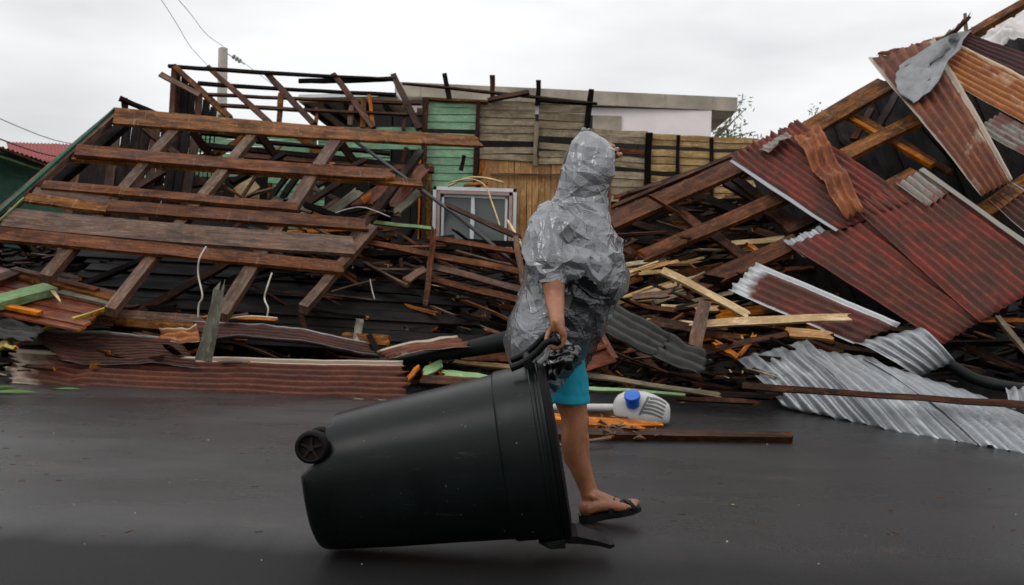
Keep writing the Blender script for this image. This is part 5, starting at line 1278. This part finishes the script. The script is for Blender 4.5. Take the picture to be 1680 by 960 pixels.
ff, fa, fu, fL = foot(952, 846, 1049, 832, dl - .005, mb)
# rear leg, behind the bin
dk = D0 + .12
mb.add(limb([(P(905, 560, dk - .02), .09), (P(893, 625, dk), .075), (P(880, 675, dk), .056), (P(857, 715, dk), .053), (P(835, 755, dk), .043), (P(820, 782, dk), .034)], 14))
hb_ = P(815, 797, dk); tb = P(866, 834, dk); tb.z = .03
def foot2(mb):
    a = tb - hb_; L = a.length; a.normalize(); u = Vector((-a.z, 0, a.x)); y = Vector((0, 1, 0)); f_ = lambda s, w, h: hb_ + a * (s * L) + y * w + u * h
    for w0, w1 in ((-.014, -.028), (0, 0), (.014, .028)): mb.add(limb([(f_(.05, w0, .03), .030), (f_(.5, w0, .03), .026), (f_(.85, w1, .012), .016)], 10))
    for w in (-.032, -.016, 0, .016, .034): mb.add(limb([(f_(.85, w, .012), .010), (f_(1.02, w, .018), .009)], 8))
    return f_, a, u, L
f2 = foot2(mb)
# right arm gripping the bar
mb.add(limb([(P(907, 366, DPp - .10), .050), (P(904, 405, DPp - .19), .052), (P(907, 455, DPp - .26), .046), (P(910, 492, DPp - .30), .038), (P(914, 524, DB + .04), .0275), (P(915, 536, DB + .03), .0275)], 16))
hy = DB + .03
for i, w in enumerate((-.033, -.011, .011, .032)):
    r_ = (.0098, .0108, .0112, .0105)[i]
    mb.add(limb([(P(914, 528, hy + w * .75), .017), (HB + Vector((.022, w, .032)), .0145), (HB + Vector((.031, w, .010)), r_ * 1.15)], 10))
    mb.add(limb([(HB + Vector((.031, w, .008)), r_ * 1.12), (HB + Vector((.022, w, -.021)), r_), (HB + Vector((-.004, w, -.031 - .002 * (i % 2))), r_ * .98), (HB + Vector((-.026, w, -.018)), r_ * .9), (HB + Vector((-.029, w, -.002)), r_ * .82)], 10))
mb.add(limb([(P(911, 538, hy + .03), .017), (HB + Vector((-.016, .048, .024)), .0125), (HB + Vector((-.030, .036, -.004)), .0105), (HB + Vector((-.022, .020, -.030)), .0095)], 10))
# left arm raised to the hood edge
mb.add(limb([(P(930, 352, D0 + .17), .056), (P(965, 395, D0 + .20), .05), (P(984, 415, D0 + .20), .044), (P(988, 350, D0 + .16), .038), (P(994, 292, D0 + .09), .027), (P(998, 275, D0 + .06), .027)], 14))
for i, w in enumerate((-.036, -.014, .010, .030)):
    hx_ = P(1000, 262, D0 + .02 + w)
    tip = P((1006, 1001, 994, 989)[i] + 8, (254, 246, 241, 238)[i] + 1, D0 - .035 + i * .018)
    mb.add(limb([(P(999, 275, D0 + .05 + w * .5), .015), (hx_, .0125), (tip + Vector((.012, .012, .006)), .0105), (tip, .0098)], 10))
mb.add(limb([(P(998, 275, D0 + .03), .014), (P(990, 285, D0 + .0), .0115), (P(986, 275, D0 - .02), .0095)], 10))
bv_, bf_, bn_ = remesh('b', mb, .0046, 3)
mesh_obj('body', bv_, bf_, M['skin'], person, smooth=True)
for s in (-1, 1):
    v, f = ellipsoid(hc + Vector((.079, s * .031, .008)), (.011, .013, .009), 12, 8); mesh_obj('eye', v, f, M['eye'], person, smooth=True)
v, f = ellipsoid(hc + Vector((-.008, 0, .012)), (.081, .076, .098)); mb = MB(); mb.add((v, f)); mb.add(ellipsoid(hc + Vector((-.035, 0, -.07)), (.045, .055, .07)))
hv, hf, hn = remesh('h', mb, .008, 1); mesh_obj('hair', hv, hf, M['hair'], person, smooth=True)
# shirt
mb = MB(); mb.add(limb([(P(938, 372, D0), .132), (P(928, 430, D0), .14), (P(914, 500, D0), .15), (P(905, 560, D0), .155)], 18)); v, f, nn = remesh('sh', mb, .012, 2); mesh_obj('shirt', v, f, M['navy'], person, smooth=True)
# shorts
mb = MB(); mb.add(limb([(P(905, 545, D0), .155), (P(906, 575, D0), .15)], 18))
mb.add(limb([(P(914, 570, dl + .05), .115), (P(926, 615, dl + .02), .092), (P(937, 672, dl), .079)], 18)); mb.add(limb([(P(902, 570, dk - .03), .11), (P(893, 615, dk), .092), (P(880, 655, dk), .08)], 18))
v, f, nn = remesh('s', mb, .008, 2)
zc = P(935, 659, dl).z
def below_(p): return p.z < zc + .002 * math.sin(p.x * 40) + (.12 * max(0, (P(905, 600, dl).x - p.x)) if p.x < P(905, 600, dl).x else 0)
keep = [fc for fc in f if not below_(sum((v[i] for i in fc), Vector()) / len(fc))]
vd = []
for p, n__ in zip(v, nn):
    w_ = .006 * abs(noise.noise(Vector((p.x * 14 + p.z * 6, p.y * 14, p.z * 10)))) + .003 * noise.noise(p * 30)
    w_ += .0025 if p.z < zc + .030 else 0
    vd.append(p + n__ * w_)
so = mesh_obj('shorts', vd, keep, M['teal'], person, smooth=True); sm = so.modifiers.new('cloth', 'SOLIDIFY'); sm.thickness = .003
# sandals
def sandal(f_, a, u, L, flat=0):
    s_o = MB(); vs, fs = [], []; n_ = 16
    for i in range(n_ + 1):
        s = -.03 + 1.05 * i / n_; q_ = i / n_
        wd = .036 * (min(1, (q_ + .02) * 9)) ** .5 * (min(1, (1.02 - q_) * 6)) ** .5 * (1 + .28 * math.exp(-((q_ - .72) / .2) ** 2) - .10 * math.exp(-((q_ - .42) / .15) ** 2))
        th_ = .034 - .016 * q_
        for (w, h) in ((-wd, .004), (wd, .004), (wd, .004 - th_), (-wd, .004 - th_)): vs.append(f_(s, w, h))
    for i in range(n_):
        for k in range(4): fs.append((i * 4 + k, i * 4 + (k + 1) % 4, (i + 1) * 4 + (k + 1) % 4, (i + 1) * 4 + k))
    fs += [(0, 3, 2, 1), tuple(n_ * 4 + k for k in range(4))]
    so_ = mesh_obj('sandal', vs, fs, M['rubber'], person)
    for (s0, s1, hh, bw) in ((.50, .66, .058, .022), (.70, .72, .042, .017), (.92, .66, .040, .017), (.78, .90, .032, .014)):
        vs, fs = [], []
        for i in range(15):
            q_ = i / 14; an = math.pi * q_; w = -math.cos(an) * .044; h = math.sin(an) ** .7 * hh - .006; s = s0 + (s1 - s0) * q_
            for ds in (-bw / 2, bw / 2):
                vs += [f_(s + ds / L, w, h), f_(s + ds / L, w * 1.06, h + .005)]
        for i in range(14):
            k = i * 4; fs += [(k, k + 4, k + 6, k + 2), (k + 1, k + 3, k + 7, k + 5), (k, k + 1, k + 5, k + 4), (k + 2, k + 6, k + 7, k + 3)]
        mesh_obj('strap', vs, fs, M['rubber'], so_)
sandal(ff, fa, fu, fL); sandal(*f2)

def tri(x): return abs((x % 1.0) - .5) * 2
PSHR, PFR = .03, 14
# poncho: a slack bag of cloth with room to spare settles over an inner form -------------------
rings = [(216, 952, 972, .03), (222, 947, 982, .045), (228, 942, 991, .065), (236, 936, 999, .088), (246, 930, 1009, .105), (262, 925, 1016, .118), (285, 918, 1012, .122), (303, 914, 1006, .120), (322, 909, 1001, .118),
         (338, 895, 995, .135), (350, 882, 997, .19), (372, 869, 1005, .235), (400, 866, 1013, .25), (430, 864, 1021, .245), (460, 860, 1028, .235), (478, 854, 1027, .23), (490, 849, 1015, .23), (498, 845, 1004, .23), (520, 834, 998, .235), (545, 827, 985, .24), (570, 830, 966, .24), (590, 840, 950, .235), (612, 850, 934, .22), (640, 862, 918, .20), (655, 872, 908, .18)]
ys = DPp - .16
def poncho_solid(ins, ds):
    vs, fs = [], []; n_ = 48
    for (py, xl, xr, hd) in rings:
        if xr - xl < 2 * ins + 4 and ins: continue
        a, b_ = P(xl + ins, py, D0), P(xr - ins, py, D0); c_ = (a + b_) / 2; hx_ = (b_ - a).length / 2; hd2 = max(.005, hd - ds)
        for k in range(n_):
            t_ = 2 * math.pi * k / n_; cc, ss = math.cos(t_), math.sin(t_)
            vs.append(c_ + Vector((hx_ * math.copysign(abs(cc) ** .87, cc), hd2 * math.copysign(abs(ss) ** .87, ss), 0)))
    nr_ = len(vs) // n_
    for i in range(nr_ - 1):
        for k in range(n_): fs.append((i * n_ + k, i * n_ + (k + 1) % n_, (i + 1) * n_ + (k + 1) % n_, (i + 1) * n_ + k))
    fs.append(tuple(range(n_))[::-1]); fs.append(tuple((nr_ - 1) * n_ + k for k in range(n_)))
    mb = MB(); mb.v, mb.f = vs, fs
    def lm(pts, n): mb.add(limb([(p, max(.012, r_ - ds)) for p, r_ in pts], n))
    lm([(P(903, 356, ys + .05), .075), (P(893, 395, ys - .02), .085), (P(898, 430, ys - .07), .082), (P(907, 470, ys - .10), .055)], 18)
    lm([(P(918, 372, ys), .08), (P(945, 400, ys + .02), .07), (P(975, 440, ys + .06), .06)], 16)
    lm([(P(925, 420, ys - .06), .05), (P(950, 425, ys - .03), .055), (P(985, 440, ys + .02), .055)], 14)
    lm([(P(905, 445, ys - .11), .036), (P(940, 448, ys - .06), .034), (P(975, 452, ys + .0), .05), (P(1005, 470, ys + .12), .05)], 14)
    lm([(P(1003, 405, D0 + .0), .05), (P(1003, 450, D0 - .02), .072), (P(1002, 468, D0 - .04), .066)], 14)
    return mb
camo = Vector((0, 0, CAM_H)); R3i = R3.inverted()
def pxy(p):
    l = R3i @ (p - camo); return CX + F_PX * l.x / -l.z, CY - F_PX * l.y / -l.z
pv, pf, pn = remesh('p', poncho_solid(0, 0), .0095, 2)
sl_c = P(906, 466, ys - .10)
keep = []
for fc in pf:
    c_ = sum((pv[i] for i in fc), Vector()) / len(fc); ppx, ppy = pxy(c_)
    if hc.z - .13 < c_.z < hc.z + .062 and c_.x > hc.x + .088 and abs(c_.y - hc.y) < .072: continue
    hem = 582 if ppx < 862 else 582 + (ppx - 862) * 1.6
    hem2 = 634 - (ppx - 895) * 1.04
    if ppy > 500 and ppy > min(hem, hem2): continue
    if ppy > 640: continue
    if (c_ - sl_c).length < .080 and c_.y < D0 - .12 and ppy > 461.5: continue
    if c_.y < D0 - .02 and ((ppx - 968) / 22) ** 2 + ((ppy - 468 - (ppx - 968) * .35) / 14) ** 2 < 1: continue
    keep.append(fc)
# slack gathered into long folds before it settles
def crease(x, sharp=2.2):  # narrow raised ridges between slack flats
    return (1 - tri(x)) ** sharp
sh_c = P(925, 340, ys)   # folds run outward from the neck and shoulder
for i, p in enumerate(pv):
    x_, y_ = pxy(p); g_ = 0
    if y_ < 232: continue
    w_ = p + Vector((noise.noise(p * 2.3), noise.noise(p * 2.3 + Vector((5, 5, 5))), noise.noise(p * 2.3 + Vector((9, 1, 3))))) * .09
    r_ = w_ - sh_c; an = math.atan2(r_.z, r_.x) + .6 * r_.y
    md = .35 + .65 * abs(noise.noise(p * 4 + Vector((3, 3, 3)))) * 2
    if y_ < 342:
        g_ += .016 * crease(w_.dot(Vector((.95, .35, -.25))) * 9 + .2) * md + .010 * crease(w_.dot(Vector((.3, .1, .95))) * 10)
    elif y_ < 480:
        g_ += .027 * crease(an * 2.3 + .15) * md * min(1, r_.length * 5) + .018 * crease(w_.dot(Vector((.75, .2, .72))) * 7.5) * md + .010 * crease(w_.dot(Vector((-.55, .2, .8))) * 12 + .3)
    else:
        g_ += .020 * crease(w_.dot(Vector((.35, .1, .93))) * 10) * md + .016 * crease(w_.dot(Vector((-.4, .2, .9))) * 8.5 + .4) * md + .010 * crease(w_.dot(Vector((.8, 0, .6))) * 12)
    pv[i] = p + pn[i] * (g_ * .62 - .004)
used_ = sorted({i for fc in keep for i in fc}); mp_ = {o_: i for i, o_ in enumerate(used_)}
cv = [pv[i] for i in used_]; cf = [tuple(mp_[i] for i in fc) for fc in keep]
# inner form keeps the outline
iv, if_, in_ = remesh('inner', poncho_solid(7, .02), .02, 2)
form = mesh_obj('form', iv, if_, M['navy']); cm = form.modifiers.new('c', 'COLLISION'); form.collision.thickness_outer = .006; form.collision.cloth_friction = 12
cloth = mesh_obj('cloth', cv, cf, M['navy'], loc=Vector((0, 0, 0)))
vg = cloth.vertex_groups.new(name='pin')
rsd = random.Random(4)
bmt = bmesh.new(); bmt.from_mesh(cloth.data); bound = {v.index for v in bmt.verts if v.is_boundary}; bmt.free()
for i, p in enumerate(cv):
    x_, y_ = pxy(p)
    w_ = 0
    if y_ < 226: w_ = 1
    elif y_ < 345 and i in bound: w_ = .9
    elif i in bound and y_ < 475 and x_ < 940: w_ = .8
    elif rsd.random() < .012 and y_ < 470: w_ = .55
    elif x_ > 978 and 482 < y_ < 504: w_ = .9
    elif x_ > 1010 and 440 < y_ < 480 and rsd.random() < .15: w_ = .5
    if w_: vg.add([i], w_, 'REPLACE')
cl_ = cloth.modifiers.new('cl', 'CLOTH'); st_ = cl_.settings
st_.quality = 5; st_.mass = .08; st_.tension_stiffness = 25; st_.compression_stiffness = 25; st_.shear_stiffness = 12; st_.bending_stiffness = .6; st_.air_damping = 2
st_.tension_damping = 5; st_.compression_damping = 5; st_.shear_damping = 5; st_.bending_damping = .5
st_.vertex_group_mass = 'pin'; st_.pin_stiffness = 1
st_.shrink_min = -PSHR; st_.shrink_max = -PSHR
cl_.collision_settings.use_collision = True; cl_.collision_settings.distance_min = .004; cl_.collision_settings.collision_quality = 2; cl_.collision_settings.use_self_collision = False
sc.frame_start = 1; sc.frame_end = PFR; cl_.point_cache.frame_start = 1; cl_.point_cache.frame_end = PFR
import time as _t; _t0 = _t.time()
for fr_ in range(1, PFR + 1): sc.frame_set(fr_)
dg = bpy.context.evaluated_depsgraph_get(); ev = cloth.evaluated_get(dg); m2 = bpy.data.meshes.new_from_object(ev)
sv = [v.co.copy() for v in m2.vertices]
print('CLOTH', len(sv), _t.time() - _t0, max((a - b_).length for a, b_ in zip(sv, cv)))
bpy.data.objects.remove(cloth); bpy.data.objects.remove(form); bpy.data.meshes.remove(m2)
sc.frame_set(1)
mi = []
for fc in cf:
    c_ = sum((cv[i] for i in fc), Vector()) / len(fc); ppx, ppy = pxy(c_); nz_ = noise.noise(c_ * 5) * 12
    mi.append(1 if (ppy > 478 + nz_ * .4 and ppx > 922 + nz_ and ppx < 1008) or (ppy > 560 and ppx > 895) else 0)  # second slot paints the shaded area below the bulge
po = mesh_obj('poncho', sv, cf, None, person, smooth=True, mats=[M['poncho'], M['poncho_thin_shade']], mi=mi)
cvs, cfs = [], []
for i in range(5):
    zc_ = P(906, 449 + i * 3.6, ys - .10)
    for k in range(32):
        a_ = 2 * math.pi * k / 32; rr2 = 1 + .05 * noise.noise(Vector((math.cos(a_) * 2, math.sin(a_) * 2, i * .4)))
        cvs.append(zc_ + Vector((.056 * rr2 * math.cos(a_), .052 * rr2 * math.sin(a_), .003 * math.sin(3 * a_))))
for i in range(4):
    for k in range(32): cfs.append((i * 32 + k, i * 32 + (k + 1) % 32, (i + 1) * 32 + (k + 1) % 32, (i + 1) * 32 + k))
mesh_obj('sleeve_hem', cvs, cfs, M['poncho'], person, smooth=True)
kn = [P(958, 212, D0), P(963, 214, D0 - .02), P(967, 222, D0), P(960, 230, D0 - .03), P(950, 226, D0), P(951, 216, D0 + .01)]
mb = MB(); mb.add(limb([(P(957, 230, D0), .020), (P(957, 221, D0), .012), (P(958, 214, D0), .013)], 10)); mb.add(limb([(P(958, 219, D0), .010), (P(965, 214, D0), .009)], 8))
v, f, nn = remesh('knot', mb, .003, 1); mesh_obj('hood_knot', [p + n__ * .004 * (tri(p.x * 60 + p.z * 30 + noise.noise(p * 40)) - .5) for p, n__ in zip(v, nn)], f, M['poncho'], person, smooth=True)
for pl_ in po.data.polygons: pl_.use_smooth = False
dc_ = po.modifiers.new('facets', 'DECIMATE'); dc_.ratio = .055
bv2 = po.modifiers.new('soft creases', 'BEVEL'); bv2.width = .0035; bv2.segments = 2; bv2.limit_method = 'ANGLE'; bv2.angle_limit = R(8)
for pl_ in po.data.polygons: pl_.use_smooth = True
crumpled('sleeve_edge', [P(940, 455, ys - .03), P(952, 472, ys - .035), P(972, 490, ys - .03), P(1003, 490, ys + .04), P(1000, 501, ys + .05), P(966, 504, ys - .02), P(944, 484, ys - .03), P(934, 462, ys - .02)], 'poncho_thin_shade', parent=person, amp=.03, n=8, seed=9, thick=.002)
crumpled('hem_fringe', [P(985, 495, D0 - .12), P(1003, 500, D0 - .08), P(1001, 520, D0 - .08), P(993, 530, D0 - .1), P(984, 524, D0 - .12)], 'poncho', parent=person, amp=.02, n=8, seed=5, thick=.002)

# black plastic bag between the grip and the thigh
mb = MB(); mb.add(ellipsoid(P(921, 590, DB + .09), (.052, .045, .05))); mb.add(ellipsoid(P(905, 604, DB + .10), (.04, .04, .045))); mb.add(ellipsoid(P(938, 578, DB + .10), (.032, .03, .028)))
v, f, nn = remesh('bag', mb, .006, 2)
vd = [p + n__ * (.012 * (tri(p.x * 21 + 2 * noise.noise(p * 9)) + tri(p.z * 25 + p.y * 13 + 2 * noise.noise(p * 7)) - 1)) for p, n__ in zip(v, nn)]
tag(mesh_obj('black_bag', vd, f, M['black_bag'], smooth=True), 'crumpled glossy black plastic bag held below the gripping hand', 'bag')
